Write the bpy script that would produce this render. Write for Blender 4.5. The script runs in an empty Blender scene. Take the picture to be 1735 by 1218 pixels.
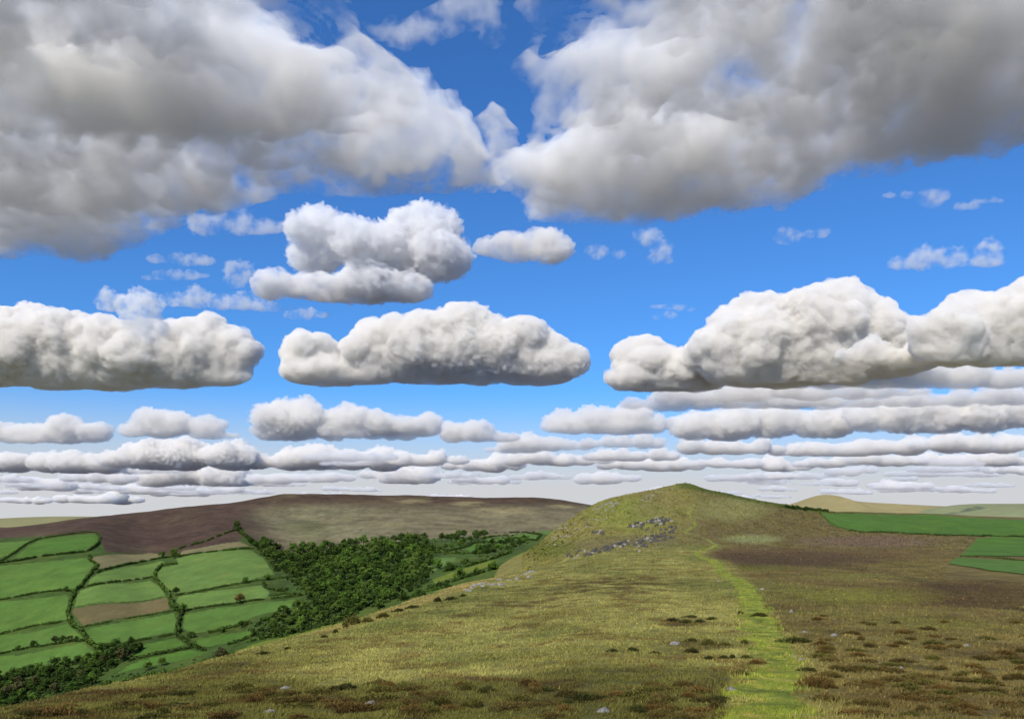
import bpy, math, numpy as np
from mathutils import Vector, Matrix
R = math.radians
SC = bpy.context.scene
COL = SC.collection
F, CX, HZ = 1362.0, 867.5, 880.0
rng = np.random.RandomState(7)

# ---------------------------------------------------------------- noise
_p = np.random.RandomState(3).permutation(256)
PERM = np.concatenate([_p, _p, _p]).astype(np.int32)
_g = np.random.RandomState(5).normal(size=(256, 3)); _g /= np.linalg.norm(_g, axis=1)[:, None]
GRAD = _g.astype(np.float32)
def perlin(x, y, z):
    x = np.asarray(x, np.float32); y = np.asarray(y, np.float32); z = np.asarray(z, np.float32)
    x, y, z = np.broadcast_arrays(x, y, z)
    xi, yi, zi = np.floor(x), np.floor(y), np.floor(z)
    fx, fy, fz = x - xi, y - yi, z - zi
    xi = xi.astype(np.int32) & 255; yi = yi.astype(np.int32) & 255; zi = zi.astype(np.int32) & 255
    u = fx*fx*fx*(fx*(fx*6-15)+10); v = fy*fy*fy*(fy*(fy*6-15)+10); w = fz*fz*fz*(fz*(fz*6-15)+10)
    def g(a, b, c):
        h = PERM[PERM[PERM[xi+a]+yi+b]+zi+c]
        G = GRAD[h]
        return G[..., 0]*(fx-a)+G[..., 1]*(fy-b)+G[..., 2]*(fz-c)
    def lp(a, b, t): return a + t*(b-a)
    return lp(lp(lp(g(0,0,0), g(1,0,0), u), lp(g(0,1,0), g(1,1,0), u), v),
              lp(lp(g(0,0,1), g(1,0,1), u), lp(g(0,1,1), g(1,1,1), u), v), w)
def fbm(x, y, z, oct=4, gain=.5, lac=2.03, billow=False):
    s = 0; a = 1.0; n = 0
    for i in range(oct):
        v = perlin(x+17.3*i, y-9.1*i, z+5.7*i)
        s = s + a*(np.abs(v)*2.2-.45 if billow else v*1.6); n += a
        a *= gain; x = x*lac; y = y*lac; z = z*lac
    return s/n
def sstep(a, b, x):
    t = np.clip((x-a)/(b-a), 0, 1); return t*t*(3-2*t)

# ---------------------------------------------------------------- mesh helpers
def mesh_from(name, V, Fc, mat=None, smooth=False):
    """V (n,3), Fc (m,k) with k = 3 or 4"""
    me = bpy.data.meshes.new(name)
    V = np.ascontiguousarray(V, np.float32); Fc = np.ascontiguousarray(Fc, np.int32)
    k = Fc.shape[1]
    me.vertices.add(len(V)); me.vertices.foreach_set('co', V.ravel())
    me.loops.add(Fc.size); me.loops.foreach_set('vertex_index', Fc.ravel())
    me.polygons.add(len(Fc)); me.polygons.foreach_set('loop_start', np.arange(0, Fc.size, k, dtype=np.int32))
    me.update(calc_edges=True)
    if smooth: me.polygons.foreach_set('use_smooth', np.ones(len(Fc), bool))
    if mat is not None: me.materials.append(mat)
    return me
def vcol(me, name, C):
    a = me.color_attributes.new(name, 'FLOAT_COLOR', 'POINT')
    C = np.asarray(C, np.float32)
    if C.shape[1] == 3: C = np.concatenate([C, np.ones((len(C), 1), np.float32)], 1)
    a.data.foreach_set('color', np.ascontiguousarray(C).ravel())
def link(name, me, parent=None, loc=None, label=None, cat=None, group=None, kind=None):
    o = bpy.data.objects.new(name, me); COL.objects.link(o)
    if parent is not None: o.parent = parent
    if loc is not None: o.location = loc
    if label: o['label'] = label
    if cat: o['category'] = cat
    if group: o['group'] = group
    if kind: o['kind'] = kind
    return o
def surface_nets(Fd, org, h):
    """closed quad mesh of the zero level of Fd (positive inside); Fd must be negative on its border"""
    nx, ny, nz = Fd.shape
    S = Fd > 0
    cnt = np.zeros((nx-1, ny-1, nz-1), np.int8)
    for a in (0, 1):
        for b in (0, 1):
            for c in (0, 1):
                cnt += S[a:nx-1+a, b:ny-1+b, c:nz-1+c]
    act = (cnt > 0) & (cnt < 8)
    idx = -np.ones(act.shape, np.int32); n = int(act.sum()); idx[act] = np.arange(n)
    ci, cj, ck = np.nonzero(act)
    P = np.zeros((n, 3), np.float64); W = np.zeros(n)
    corners = [(a, b, c) for a in (0, 1) for b in (0, 1) for c in (0, 1)]
    for p in corners:
        for ax in range(3):
            if p[ax]: continue
            q = list(p); q[ax] = 1
            f0 = Fd[ci+p[0], cj+p[1], ck+p[2]]; f1 = Fd[ci+q[0], cj+q[1], ck+q[2]]
            m = (f0 > 0) != (f1 > 0)
            t = np.where(m, f0/np.where(m, f0-f1, 1), 0)
            for d in range(3):
                P[:, d] += np.where(m, p[d]+(t if d == ax else 0), 0)
            W += m
    P /= W[:, None]
    V = (np.stack([ci, cj, ck], 1)+P)*np.asarray(h)+np.asarray(org)
    Q = []
    for ax in range(3):
        s0 = [slice(None)]*3; s1 = [slice(None)]*3
        s0[ax] = slice(0, -1); s1[ax] = slice(1, None)
        A, B = S[tuple(s0)], S[tuple(s1)]
        o1, o2 = (ax+1) % 3, (ax+2) % 3
        m = (A != B)
        I = np.array(np.nonzero(m))
        I = I[:, (I[o1] > 0) & (I[o2] > 0) & (I[o1] < Fd.shape[o1]-1) & (I[o2] < Fd.shape[o2]-1)]
        fl = A[tuple(I)]
        def cell(d1, d2):
            J = I.copy(); J[o1] += d1; J[o2] += d2
            return idx[tuple(J)]
        q = np.stack([cell(-1, -1), cell(0, -1), cell(0, 0), cell(-1, 0)], 1)
        q[~fl] = q[~fl][:, ::-1]
        Q.append(q)
    return V, np.concatenate(Q)

# ---------------------------------------------------------------- clouds (homogeneous scattering volumes inside lumpy hulls)
CLOUD_H = 1200.0
def cloud_mat(name, density, colour=(1, 1, 1), aniso=0.0):
    m = bpy.data.materials.new(name); m.use_nodes = True
    nt = m.node_tree; nt.nodes.clear()
    out = nt.nodes.new('ShaderNodeOutputMaterial'); v = nt.nodes.new('ShaderNodeVolumePrincipled')
    v.inputs['Density'].default_value = density; v.inputs['Color'].default_value = (*colour, 1)
    v.inputs['Anisotropy'].default_value = aniso
    nt.links.new(v.outputs[0], out.inputs['Volume'])
    return m
def wispy_mat(name, density, scale, lo, hi, step, floor=.15, colour=(1, 1, 1)):
    """vapour whose density breaks up in wisps"""
    m = cloud_mat(name, density, colour); nt = m.node_tree
    v = next(n for n in nt.nodes if n.type == 'PRINCIPLED_VOLUME')
    tc = nt.nodes.new('ShaderNodeTexCoord'); no = nt.nodes.new('ShaderNodeTexNoise'); mr = nt.nodes.new('ShaderNodeMapRange')
    no.inputs['Scale'].default_value = 1/scale; no.inputs['Detail'].default_value = 5; no.inputs['Roughness'].default_value = .62
    mr.interpolation_type = 'SMOOTHSTEP'
    mr.inputs[1].default_value = lo; mr.inputs[2].default_value = hi; mr.inputs[3].default_value = density*floor; mr.inputs[4].default_value = density
    nt.links.new(tc.outputs['Object'], no.inputs['Vector']); nt.links.new(no.outputs['Fac'], mr.inputs[0]); nt.links.new(mr.outputs[0], v.inputs['Density'])
    m.cycles.volume_step_rate = step
    return m
def cumulus(lobes, base, label, mat, seed=0, px=2.2, rough=.26, depth=.8, flat=1.0, lump=.3, group=None, D=None, buds=22):
    """lobes: (col, row, half width, half height) of each billow as measured on the photo at the distance of a cloud whose flat base stands at CLOUD_H"""
    D = D or CLOUD_H*F/(HZ-base); s = D/F
    rs = np.random.RandomState(seed+11)
    out = []
    for l in lobes:                               # long flat lobes break up into a run of billows
        n = int(round(l[2]/(l[3]*1.15)))
        if n < 2: out.append(l[:4]); continue
        for i in range(n):
            t = (i+.5)/n*2-1+rs.uniform(-.3, .3)/n; e = math.sqrt(max(.12, 1-t*t))
            hh = l[3]*e*rs.uniform(.62, 1.12)
            out.append((l[0]+t*l[2], l[1]+(l[3]-hh)*.55+rs.uniform(-.12, .12)*l[3], max(l[2]/n*rs.uniform(1.05, 1.5), hh*.9), hh))
    lobes = out
    L = np.array([((l[0]-CX)*s, 0, (HZ-l[1])*s, l[2]*s, depth*math.sqrt(l[2]*l[3])*s*(1 if len(l) < 5 else l[4]), l[3]*s) for l in lobes])
    L[:, 1] = rs.uniform(-.35, .35, len(L))*L[:, 4]
    zb = (HZ-base)*s
    pad = 1.28
    lo = (L[:, :3]-L[:, 3:]*pad).min(0); hi = (L[:, :3]+L[:, 3:]*pad).max(0)
    lo[2] = max(lo[2], zb-8*s)
    h = px*s
    n = np.ceil((hi-lo)/h).astype(int)+3
    org = lo-h
    ax1 = [(org[i]+h*np.arange(n[i])).astype(np.float32) for i in range(3)]
    X, Y, Z = np.meshgrid(*ax1, indexing='ij', sparse=True)
    acc = 0; k = 5.0
    for l in L:
        q = np.sqrt(((X-l[0])/l[3])**2+((Y-l[1])/l[4])**2+((Z-l[2])/l[5])**2)
        acc = acc+np.exp(k*np.clip(1-q, -2.5, 1))
    Fd = (np.log(acc+1e-9)/k).astype(np.float32)   # ~ 1 at a lobe's heart, 0 on its skin
    rm = np.median(np.minimum(L[:, 3], L[:, 5]))
    # cauliflower heads budding from the upper side of every lobe
    for l in L:
        for _ in range(buds):
            v = rs.normal(size=3); v /= np.linalg.norm(v); v[2] = abs(v[2])*1.1-.12; v[1] = -abs(v[1])*.9 if rs.rand() < .75 else v[1]
            v /= np.linalg.norm(v)
            r = rs.choice([rs.uniform(.14, .28), rs.uniform(.28, .5)])
            c = l[:3]+v*l[3:]*rs.uniform(.72, .92)
            rr = r*min(l[3], l[5]*1.5)*np.array([rs.uniform(.9, 1.3), 1., rs.uniform(.8, 1.05)])
            w = [slice(max(0, int((c[i]-rr[i]*1.5-org[i])/h)), max(1, int((c[i]+rr[i]*1.5-org[i])/h)+2)) for i in range(3)]
            q = np.sqrt(((X[w[0]]-c[0])/rr[0])**2+((Y[:, w[1]]-c[1])/rr[1])**2+((Z[:, :, w[2]]-c[2])/rr[2])**2)
            if q.size == 0: continue
            A = Fd[w[0], w[1], w[2]]; Bq = ((1-q)*r).astype(np.float32)
            kk = .05
            Fd[w[0], w[1], w[2]] = np.maximum(A, Bq)+kk*np.exp(-np.abs(A-Bq)/kk)*.5
    I = np.nonzero(np.abs(Fd) < .55)
    xs, ys, zs = ax1[0][I[0]], ax1[1][I[1]], ax1[2][I[2]]
    sc = 1/(rm*lump*2)
    Fd[I] += rough*fbm(xs*sc+seed*3.7, ys*sc, zs*sc*1.15, 4, .6, billow=True)
    wob = fbm(X*sc*.6, Y*sc*.6+seed, Z*0+3.3, 3)*.2*rm*flat
    Fd = np.minimum(Fd, (Z-zb-wob)/(rm*.55))
    for ax in range(3):
        e = [slice(None)]*3
        for q in (0, -1):
            e[ax] = q; Fd[tuple(e)] = np.minimum(Fd[tuple(e)], -.01)
    V, Q = surface_nets(Fd, org, h)
    c = np.array([V[:, 0].mean(), 0, zb]); V = V-c
    return link('cloud', mesh_from('cloud', V, Q, mat), loc=(c[0], D, zb), label=label, cat='cloud', group=group)
def poly_sdf(px, py, P):
    """signed distance to polygon P (n,2), positive inside"""
    d = np.full(px.shape, 1e18); ins = np.zeros(px.shape, bool)
    for i in range(len(P)):
        ax, ay = P[i]; bx, by = P[(i+1) % len(P)]
        ex, ey = bx-ax, by-ay
        t = np.clip(((px-ax)*ex+(py-ay)*ey)/(ex*ex+ey*ey+1e-9), 0, 1)
        d = np.minimum(d, (px-ax-t*ex)**2+(py-ay-t*ey)**2)
        c = (ay > py) != (by > py)
        ins ^= c & (px < (bx-ax)*(py-ay)/(by-ay+1e-12)+ax)
    d = np.sqrt(d)
    return np.where(ins, d, -d)
def sheet(poly, label, mat, seed=0, T=260, edge=120, h=7, ragged=60, spots=(), relief=50, hgt=CLOUD_H, group=None, tmin=10, lumps=.42, lsc=120.):
    """a cloud seen from below: its outline (col, row on the photo) laid on the level hgt, thickness T growing inwards over edge metres;
    spots: (col, row, half width, half height, thickness change in metres, drop of the underside in metres)"""
    W = lambda c, r: ((c-CX)*hgt/(HZ-r), hgt*F/(HZ-r))
    P = np.array([W(*p) for p in poly])
    lo = P.min(0)-ragged*1.5-edge*.3; hi = P.max(0)+ragged*1.5+edge*.3
    nx, ny = np.ceil((hi-lo)/h).astype(int)+1
    x = lo[0]+h*np.arange(nx); y = lo[1]+h*np.arange(ny)
    X, Y = np.meshgrid(x, y, indexing='ij')
    sd = poly_sdf(X, Y, P)
    z0 = np.zeros_like(X)
    wx = fbm(X/420, Y/420, z0+seed*2.3, 5, .58)*1.0
    sd = sd+ragged*2.0*wx
    th = tmin+(T-tmin)*(1-np.exp(-np.maximum(sd, 0)/edge))
    drop = fbm(X/520, Y/520, z0+seed*1.7+40, 4, .5)*relief*2
    for c, r, rw, rh, dt, dd in spots:
        sx, sy = W(c, r); ax = rw*hgt/(HZ-r); ay = rh*sy/(HZ-r)
        g = np.exp(-(((X-sx)/ax)**2+((Y-sy)/ay)**2))
        th = th+dt*g*np.clip(sd/edge, 0, 1); drop = drop+dd*g
    th = np.maximum(th, tmin)*np.clip(sd/60, -1, 1)
    drop = drop*np.clip(sd/(edge*.8), 0, 1)
    ztop, zbot = th.max()+40, drop.max()+50
    zz = np.arange(-zbot-4*h, ztop+90, h)
    Z = zz[None, None, :]
    B = (-drop)[:, :, None]; Th = th[:, :, None]
    mid = B+.42*Th
    Fd = .5*np.abs(Th)*np.sign(Th)-np.abs(Z-mid)
    Fd = Fd.astype(np.float32)
    I = np.nonzero(np.abs(Fd) < 90)
    xs, ys, zs = x[I[0]], y[I[1]], zz[I[2]]
    Nn = fbm(xs/lsc, ys/lsc, zs/lsc+seed, 5, .6, billow=True)
    Fd[I] += lumps*Nn*np.clip(np.abs(th), 25, 260)[I[0], I[1]]
    for ax in range(3):
        e = [slice(None)]*3
        for q in (0, -1):
            e[ax] = q; Fd[tuple(e)] = np.minimum(Fd[tuple(e)], -.01)
    V, Q = surface_nets(Fd, (lo[0], lo[1], zz[0]), h)
    c = np.array([V[:, 0].mean(), V[:, 1].mean(), 0])
    return link('cloud', mesh_from('cloud', V-c, Q, mat), loc=(c[0], c[1], hgt), label=label, cat='cloud', group=group)

CREAM = (1, .98, .945)
VAP = wispy_mat('cumulus_vapour', .036, 130., .33, .6, .15, .16, CREAM)
VAPF = cloud_mat('far_cumulus_vapour', .0115, CREAM)
VAPH = cloud_mat('horizon_cloud_vapour', .006, CREAM)
VAPS = wispy_mat('overhead_cloud_vapour', .0165, 150., .38, .58, .14, .06, (1, .992, .976))
VAPM = wispy_mat('middle_cloud_vapour', .034, 80., .38, .6, .18, .05, (.982, .975, .97))
VAPW = wispy_mat('wisp_vapour', .016, 70., .40, .62, .3, .02)
def build_clouds():
    cu = cumulus
    # large banks in the middle of the sky
    cu([(-70,600,90,60),(30,592,85,58),(115,596,85,62),(200,612,80,52),(290,600,70,50),(345,592,62,52),(392,598,50,36),(200,625,220,35)], 662, 'long white cumulus bank touching the left edge, flat grey base', VAP, 1, rough=.15)
    cu([(522,603,46,38),(545,620,60,34),(640,600,55,45),(690,592,60,46),(770,590,85,52),(870,597,70,48),(925,618,56,36),(730,628,240,26),(590,625,60,30)], 655, 'wide white cumulus bank over the purple moor, between two blue gaps', VAP, 2, rough=.15)
    cu([(1102,618,56,44),(1070,640,36,24),(1170,632,62,36),(1130,645,90,22)], 661, 'white cumulus mound left of the tallest cloud, above the rounded hill', VAP, 3, rough=.15)
    cu([(1290,585,90,70),(1380,570,80,72),(1440,555,85,68),(1250,600,70,50),(1330,620,130,45),(1500,585,60,50),(1470,605,110,45),(1550,590,60,36)], 652, 'tallest towering cumulus with a domed double top, right of centre', VAP, 4, rough=.15)
    cu([(1600,580,60,45),(1690,560,80,55),(1760,550,90,60),(1660,590,100,35)], 618, 'broad white cumulus running off the right edge beside the tallest cloud', VAP, 5, rough=.15)
    # second tier
    cu([(1115,682,60,16),(1190,672,80,24),(1270,666,80,28),(1340,676,80,22)], 699, 'low grey-based cloud strip directly under the tallest cumulus', VAPF, 6, px=1.6, rough=.36, buds=30)
    cu([(1400,640,70,20),(1480,636,80,24),(1560,634,90,24),(1650,634,90,26),(1750,636,80,28)], 664, 'thin white-topped cloud strip below the broad right-edge cumulus', VAPF, 7, px=1.6, rough=.36, buds=30)
    cu([(10,725,60,22),(-60,730,60,22),(110,728,70,22),(70,738,110,16)], 757, 'rounded low cumulus at the left edge under the long bank', VAPF, 8, px=1.6, rough=.36, buds=30)
    cu([(280,715,45,22),(320,722,55,20),(250,728,45,16),(365,735,40,10)], 745, 'small peaked cumulus standing alone in the blue, second from left edge', VAPF, 9, px=1.6, rough=.36, buds=30)
    cu([(490,710,55,32),(560,706,55,30),(620,710,50,28),(530,728,100,20),(665,715,40,22)], 749, 'plump cumulus with three crowns under the wide bank', VAPF, 10, px=1.6, rough=.36, buds=30)
    cu([(695,726,50,18),(725,718,22,16),(660,738,40,10)], 751, 'small mound leaning on the right end of the plump three-crowned cumulus', VAPF, 11, px=1.6, rough=.36, buds=30)
    cu([(790,732,45,18),(830,738,40,14)], 756, 'small rounded cumulus right of the plump three-crowned cumulus', VAPF, 12, px=1.6, rough=.36, buds=30)
    cu([(900,750,60,17),(950,752,50,12),(860,760,40,8)], 770, 'flat pale cumulus just above the moor skyline, middle of the sky', VAPF, 13, px=1.6, rough=.36, buds=30)
    cu([(980,714,60,22),(1040,706,60,24),(1085,718,40,20),(1010,722,90,16)], 737, 'oval cumulus left of the narrow blue gap over the rounded hill', VAPF, 14, px=1.6, rough=.36, buds=30)
    cu([(1030,748,45,13),(1085,747,42,14)], 764, 'lower oval cloud tucked under the oval cumulus by the narrow gap', VAPF, 15, px=1.6, rough=.36, buds=30)
    cu([(1200,722,52,26),(1270,716,60,30),(1350,714,62,30),(1410,718,42,26)], 748, 'long cigar-shaped cumulus right of the narrow blue gap', VAPF, 16, px=1.6, rough=.36, buds=30)
    cu([(1490,710,55,28),(1560,704,60,32),(1605,706,40,28)], 741, 'rounded cumulus third from the right edge in the second tier', VAPF, 17, px=1.6, rough=.36, buds=30)
    cu([(1672,704,50,30),(1735,698,65,34)], 738, 'second-tier cumulus cut by the right edge', VAPF, 18, px=1.6, rough=.36, buds=30)
    cu([(1380,678,80,14),(1480,676,90,16),(1590,674,90,16),(1700,672,90,18)], 690, 'long flat grey layer between the right-edge strip and the second tier', VAPF, 19, px=1.6, rough=.36, buds=30)
    cu([(1480,598,60,20),(1560,602,70,18),(1640,606,80,16)], 628, 'grey ledge of cloud jutting under the right shoulder of the tallest cumulus', VAP, 39, px=1.6, rough=.36, buds=30)
    cu([(1230,668,60,15),(1320,660,80,20),(1420,660,80,18),(1520,660,60,14)], 682, 'pale cloud layer closing the gap right under the base of the tallest cumulus', VAPF, 38, px=1.6, rough=.36, buds=30)
    # third tier
    t3 = [(-20,190,768,803,'longest low bank at the left edge'), (190,418,757,796,'long low bank second from the left edge'),
          (435,652,762,798,'low bank above the highest brow of the purple moor'), (662,770,769,790,'short low cloud right of the moor brow'),
          (768,872,776,801,'faint short low cloud above the middle of the moor'), (876,1010,768,791,'low cloud above the right end of the moor'),
          (1010,1130,762,781,'thin low cloud right over the rounded hill'), (1032,1172,778,799,'low cloud resting closest above the hill summit'),
          (1165,1312,746,771,'low bank at the foot of the narrow blue gap'), (1325,1548,745,773,'low bank over the saddle right of the hill'),
          (1560,1760,738,769,'low bank at the right edge of the third tier'), (1180,1275,776,793,'short faint cloud right of the hill summit'),
          (1275,1358,778,799,'small double-humped low cloud right of the hill'), (1356,1442,776,793,'small low cloud above the far pointed hill'),
          (1448,1550,770,790,'low cloud right of the far pointed hill'), (1562,1722,770,793,'long flat low cloud near the right edge'),
          (1690,1790,790,806,'thin low strip cut by the right edge')]
    for i, (a, b, t, bs, lab) in enumerate(t3):
        n = max(2, int((b-a)/45)); rs = np.random.RandomState(50+i)
        hh = (bs-t)/2*1.2
        lb = [(a+(j+.5)*(b-a)/n, bs-hh*.95+rs.uniform(-.25,.2)*hh, (b-a)/n*.9, hh*rs.uniform(.85,1.25)) for j in range(n)]
        cu(lb, bs, lab+', white top on a mauve-grey base', VAPF, 20+i, px=1.5, rough=.36, depth=1.6, buds=12)
    t4 = [(20,96,803,831,'hooked'), (115,222,799,821,'long'), (245,412,794,824,'broad'), (440,512,802,821,'flat'), (512,592,799,818,'humped'),
          (625,737,793,819,'plump'), (780,850,806,819,'thin'), (875,955,798,813,'neat'), (990,1072,801,821,'sharp'), (1208,1287,803,816,'pale'),
          (1315,1412,803,813,'narrow'), (1415,1472,791,808,'bright'), (1508,1600,797,808,'slender'), (1610,1690,798,809,'streaky'),
          (105,162,822,838,'stubby'), (145,202,821,832,'slight'), (215,278,825,839,'tidy'), (275,342,826,843,'ragged'), (8,72,841,856,'smudged'),
          (105,186,838,853,'drawn-out'), (190,232,838,856,'knotted'), (1278,1322,812,822,'tiny'), (1298,1342,823,833,'speck-like'),
          (1355,1402,815,823,'faint'), (1400,1442,812,824,'curled'), (1490,1562,816,831,'doubled'), (1604,1672,824,836,'low-lying'), (1518,1548,808,816,'little')]
    plc = lambda c: ('far left' if c < 130 else 'left of the moor brow' if c < 420 else 'over the moor brow' if c < 620 else 'over the middle of the moor' if c < 900 else
                     'just left of the hill summit' if c < 1100 else 'right of the hill summit' if c < 1350 else 'over the far pointed hill' if c < 1480 else 'far right')
    for i, (a, b, t, bs, w) in enumerate(t4):
        n = max(2, int((b-a)/26)); rs = np.random.RandomState(90+i); hh = (bs-t)/2*1.2
        lb = [(a+(j+.5)*(b-a)/n, bs-hh*.95+rs.uniform(-.35,.25)*hh, (b-a)/n*.95, hh*rs.uniform(.75,1.25)) for j in range(n)]
        cu(lb, bs, w+' white cloudlet low on the horizon, '+plc((a+b)/2), VAPH, 50+i, px=1.4, rough=.45, depth=1.8, buds=6, group='cloudlets low over the horizon')
    rs = np.random.RandomState(404)
    for i in range(32):
        bs = 780+rs.rand()**.75*72; q = (HZ-bs)/100; cx = rs.uniform(-40, 1775); wd = rs.uniform(60, 150)*q+22; hh = rs.uniform(6, 10)*q+2.
        n = max(2, int(wd/(hh*4)))
        lb = [(cx+((j+.5)/n-.5)*wd, bs-hh*.9+rs.uniform(-.3, .3)*hh, wd/n*.9, hh*rs.uniform(.7, 1.2)) for j in range(n)]
        cu(lb, bs, 'thin cream cloud streak in the crowded band low over the horizon', VAPH, 130+i, px=1.5, rough=.45, depth=1.8, buds=8, group='cloud streaks crowding the horizon')
    # middle sky, seen partly from below
    cu([(545,398,50,34),(715,390,64,38),(620,428,130,34),(700,432,85,34),(540,485,100,26),(630,488,110,30),(740,435,44,36),(475,492,40,18)], 520, 'grey cloud with two pale crowns hanging above the wide bank', VAPM, 101, rough=.38, flat=2., depth=1.5)
    cu([(845,412,45,24),(895,418,55,26),(935,424,34,24)], 452, 'small oval white cloud alone right of the two-crowned grey cloud', VAP, 102, rough=.4)
    cu([(400,378,70,24),(350,372,30,16),(450,382,30,16)], 405, 'grey scrap of cloud below the edge of the left overhead cloud', VAPW, 103, rough=.6)
    cu([(300,436,48,12),(335,440,30,12)], 452, 'upper of two thin grey cloud streaks over the left bank', VAPW, 104, rough=.6)
    cu([(285,468,45,9),(325,466,30,8)], 479, 'lower of two thin grey cloud streaks over the left bank', VAPW, 105, rough=.6)
    cu([(405,464,24,20),(400,478,18,12)], 492, 'small round grey puff between streaks and two-crowned cloud', VAPW, 106, rough=.6)
    cu([(330,508,60,16),(410,510,60,18),(470,520,40,10)], 531, 'long grey streak stretching left from the two-crowned cloud', VAPW, 107, rough=.6)
    cu([(200,510,40,22),(240,530,36,34),(255,560,32,26)], 600, 'grey turret of cloud rising from the long left bank', VAPW, 108, rough=.5)
    cu([(520,532,40,10)], 545, 'faint grey wisp under the two-crowned cloud', VAPW, 109, rough=.6)
    cu([(1010,430,18,13),(1022,426,10,9)], 445, 'tiny ragged puff right of the small oval cloud', VAPW, 110, rough=.7, px=1.2)
    cu([(1048,433,12,8)], 442, 'tiniest puff beside the ragged puff', VAPW, 111, rough=.7, px=1.2)
    cu([(1102,405,20,16),(1120,425,20,20),(1092,400,16,10),(1105,442,12,8),(1132,440,10,8)], 452, 'torn little cloud under the right overhead cloud', VAPW, 112, rough=.8, px=1.2)
    cu([(1332,402,22,13),(1372,396,32,9),(1396,392,12,6)], 416, 'small torn streak in the open blue right of centre', VAPW, 113, rough=.7, px=1.2)
    cu([(1545,442,42,20),(1640,436,50,22),(1600,440,40,12),(1672,425,22,18)], 463, 'pair of joined grey puffs in the open blue near the right edge', VAPW, 114, rough=.55, px=1.5)
    cu([(1522,330,24,9),(1582,335,24,17),(1640,350,22,9),(1675,340,24,5)], 356, 'broken row of small puffs under the right overhead cloud', VAPW, 115, rough=.7, px=1.3)
    cu([(1135,518,32,8),(1125,535,20,8),(1160,522,16,7)], 545, 'small torn puff left of the tallest cumulus', VAPW, 116, rough=.7, px=1.2)
    # the two great overhead clouds
    sheet([(-260,-330),(100,-360),(480,-330),(560,-60),(580,30),(640,90),(700,140),(760,190),(800,235),(832,268),(825,300),(780,318),(700,326),(600,338),(480,332),(400,350),(330,378),(270,395),(215,425),(150,446),(60,436),(-60,444),(-200,430),(-330,300),(-350,0)],
          'huge overhead cloud filling the upper left, grey underside with bright edges', VAPS, 201,
          T=225, spots=[(470,50,200,90,-190,0),(640,210,120,60,-120,0),(240,180,250,40,330,70),(110,15,110,40,220,30),(250,243,150,12,-150,-40),(650,275,140,22,200,40),(120,330,260,30,40,20),(120,410,160,30,120,20),(60,90,60,60,-120,0)])
    sheet([(820,-330),(1300,-360),(1900,-330),(2050,0),(1980,180),(1800,235),(1700,255),(1600,285),(1450,302),(1300,345),(1200,372),(1100,386),(960,386),(890,378),(850,340),(800,318),(815,290),(870,262),(885,215),(880,190),(868,150),(840,120),(880,60),(855,0)],
          'huge overhead cloud filling the upper right, dark grey towards the edge', VAPS, 202,
          T=225, spots=[(1010,60,190,100,-190,0),(930,230,80,90,-140,0),(1120,320,170,35,280,50),(1640,190,190,85,400,80),(1350,40,160,50,90,0),(1180,225,160,20,-150,-40),(1350,290,120,30,-60,0),(1000,140,60,25,120,20),(1700,40,120,60,150,30)])
    sheet([(775,205),(830,175),(870,190),(890,230),(885,290),(840,325),(790,310)], 'ragged white veil bridging the gap where the two overhead clouds nearly meet', VAPW, 204, T=70, edge=60, ragged=45, lumps=.7)
    sheet([(625,45),(690,10),(780,-20),(850,-30),(870,60),(840,95),(800,70),(740,90),(690,100),(640,80)], 'thin grey veil in the blue gap between the two overhead clouds', VAPW, 203, T=60, edge=80, ragged=60)

# ---------------------------------------------------------------- terrain sheets
def pchip(x, y, xq):
    h = np.diff(x); dl = np.diff(y)/h; n = len(x)
    m = np.zeros(n)
    for i in range(1, n-1):
        if dl[i-1]*dl[i] > 0:
            w1 = 2*h[i]+h[i-1]; w2 = h[i]+2*h[i-1]
            m[i] = (w1+w2)/(w1/dl[i-1]+w2/dl[i])
    m[0], m[-1] = dl[0], dl[-1]
    k = np.clip(np.searchsorted(x, xq)-1, 0, n-2)
    t = np.clip((xq-x[k])/h[k], -.5, 1.5)
    return ((1+2*t)*(1-t)**2*y[k]+t*(1-t)**2*h[k]*m[k]+t*t*(3-2*t)*y[k+1]+t*t*(t-1)*h[k]*m[k+1])
def srgb(r, g, b, k=1.25):
    c = np.array([r, g, b])/255.
    return np.where(c <= .04045, c/12.92, ((c+.055)/1.055)**2.4)/k*np.array([1, .97, .8])
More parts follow.
